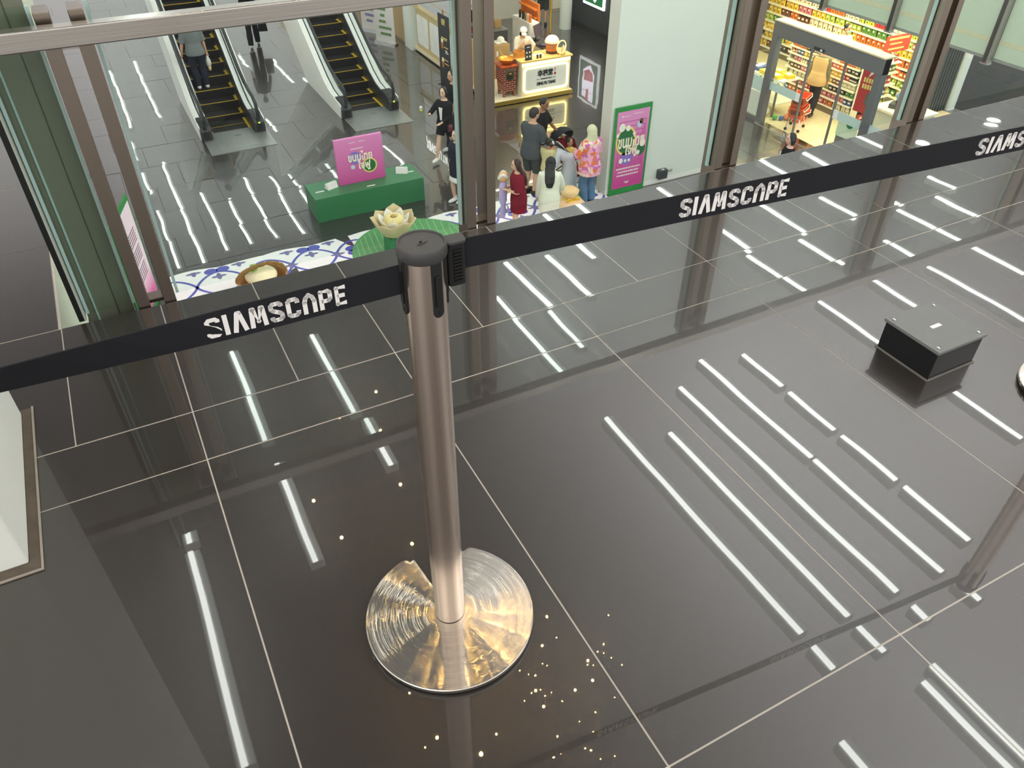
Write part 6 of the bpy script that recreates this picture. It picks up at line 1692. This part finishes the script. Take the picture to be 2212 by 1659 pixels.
# cashier
t, _, KM = person('person in a white cap and pale shirt leaning on the stall counter', (10.34, 19.30, Z0 + .12), PI - .35, 1.60, lean=.55, head=(.1, .25), hands={1: (.06, .46, 1.22), -1: (-.26, .42, 1.06)}, skin_rgb=(222, 176, 140),
       top=dict(mat=cloth('pale_shirt', (236, 226, 206)), sleeve=.5, inf=.03, loose=.035), bottom=dict(mat=BKT), hair='bob', hair_rgb=(26, 22, 22))
CM = Matrix.Translation((0, .358, 1.452)) @ Matrix.Rotation(-.35, 4, 'X')
MB().lathe([(.096, 0), (.094, .04), (.072, .085), (.001, .10)], 18).xf(CM).build('cap_crown', PAD, t, smooth='all'); MB().ell((0, .12, .0), (.07, .075, .010), 14, 6).xf(CM).build('cap_peak', PAD, t, smooth='all')
person('person in a white shirt and dark shorts behind the stall at the top edge', (13.85, 24.35, Z0), -.6, 1.76, top=dict(mat=WHT, sleeve=.45, inf=.03), bottom=dict(mat=DKS, len=.5, w=(.03, .05), name='shorts'), hair='short', face=False, shoes=(50, 50, 52))
# grocery
person('person in a tan vest and dark trousers walking inside the grocery', (16.02, 14.12, Z0 + .0125), -1.2, 1.74, lean=.05, head=(-.2, .2), feet={1: (.1, -.18, .10), -1: (-.1, .2, .085)}, hands={1: (.24, .06, .86), -1: (-.24, .05, .84)}, skin_rgb=(176, 128, 92),
       top=dict(mat=OLV, z0=.84, sleeve=.92, inf=.02, loose=.024), vest=dict(mat=TANV), bottom=dict(mat=cloth('black_trousers', (46, 44, 42))), hair='short', hair_rgb=(120, 92, 66), shoes=(60, 50, 40))
t, _, _ = person('person in a white shirt with a green face mask by the back shelving', (18.05, 15.35, Z0 + .0125), PI - .3, 1.66, head=(.3, .1), skin_rgb=(206, 160, 124), top=dict(mat=WHT, sleeve=.5, inf=.028, loose=.03), bottom=dict(mat=BKT), hair='short')
MB().ell((-.02, .09, 1.50), (.06, .035, .045), 12, 8).build('face_mask', mat('mask_green', (150, 206, 180), 0.7), t, smooth='all')

# stroller with child
t = thing('stroller', 'black stroller with red seat, hood up, holding a child', 'stroller', (8.52, 13.60, Z0), .2)
FRM = mat('stroller_frame', (34, 34, 36), 0.4, 0.4); RED = cloth('red_seat', (140, 30, 42)); HOOD = cloth('hood_black', (52, 54, 58))
b = MB()
for s in (-1, 1):
    b.tube([(s * .20, -.36, .09), (s * .21, -.02, .42), (s * .22, .40, .98)], .013, 8); b.tube([(s * .20, .34, .09), (s * .21, -.02, .42), (s * .2, -.16, .52)], .013, 8)
b.tube([(-.22, .40, .98), (0, .43, 1.0), (.22, .40, .98)], .015, 8); b.tube([(-.2, -.36, .10), (.2, -.36, .10)], .010, 6); b.tube([(-.2, .34, .10), (.2, .34, .10)], .010, 6)
b.build('frame', FRM, t)
for s in (-1, 1):
    for y in (-.36, .34):
        for dx in (-.022, .022): MB().cyl((s * .20 + dx - .010, y, .07), (s * .20 + dx + .010, y, .07), .069, 16).build('wheel', RUB, t)
b = MB(); b.rings([[(x * w_, y + dy, z) for x, dy, in ((-.18, -.02), (.18, -.02), (.18, .02), (-.18, .02))] for y, z, w_ in ((-.30, .20, .9), (-.20, .40, 1), (.06, .43, 1), (.20, .66, 1), (.30, .86, .95))]); b.build('seat', RED, t, smooth='all')
for s in (-1, 1): MB().prism_on([(-.18, .40), (.08, .42), (.28, .84), (.12, .84), (-.06, .56)], (s * .19, 0, 0), (0, 1, 0), (0, 0, 1), (s * .012, 0, 0)).build('side_panel', RED, t)
L = []
for i in range(7):
    a = math.radians(62 + 17 * i); ring = []
    c = Vector((0, .26, .80)); d = Vector((0, -math.cos(a), math.sin(a)))
    for j in range(15):
        u = PI * j / 14; r = .27
        ring.append(c + Vector((.23 * math.cos(u), 0, 0)) + d * (r * math.sin(u) ** .6 + .03))
    L.append(ring)
b = MB(); n = 15; vs = [v for r in L for v in r]; inner = [c + (Vector(v) - c) * .97 for v in vs]
m = len(vs); fs = [(j * n + i, j * n + i + 1, (j + 1) * n + i + 1, (j + 1) * n + i) for j in range(6) for i in range(14)]
b.add(vs, fs); b.add(inner, [tuple(reversed(f)) for f in fs]); b.build('hood', HOOD, t, smooth='all')
MB().tube([(-.2, -.02, .56), (-.14, -.26, .58), (.14, -.26, .58), (.2, -.02, .56)], .018, 8).build('bumper_bar', RED, t, smooth='all')
person('small child in a yellow top sitting in the stroller', (8.52, 13.60, Z0 + .455 - .93 * .5), .2 + PI, .88, lean=-.25, head=(.25, .25), headk=1.55, hands={1: (.12, .32, 1.02), -1: (-.12, .32, 1.02)}, feet={1: (.09, .50, .62), -1: (-.09, .50, .62)}, skin_rgb=(196, 146, 116),
       top=dict(mat=cloth('yellow_top', (236, 204, 110)), sleeve=.8, inf=.03, loose=.03), bottom=dict(mat=WHT, len=.7), hair='short', hair_rgb=(44, 34, 30), shoes=(236, 224, 200))
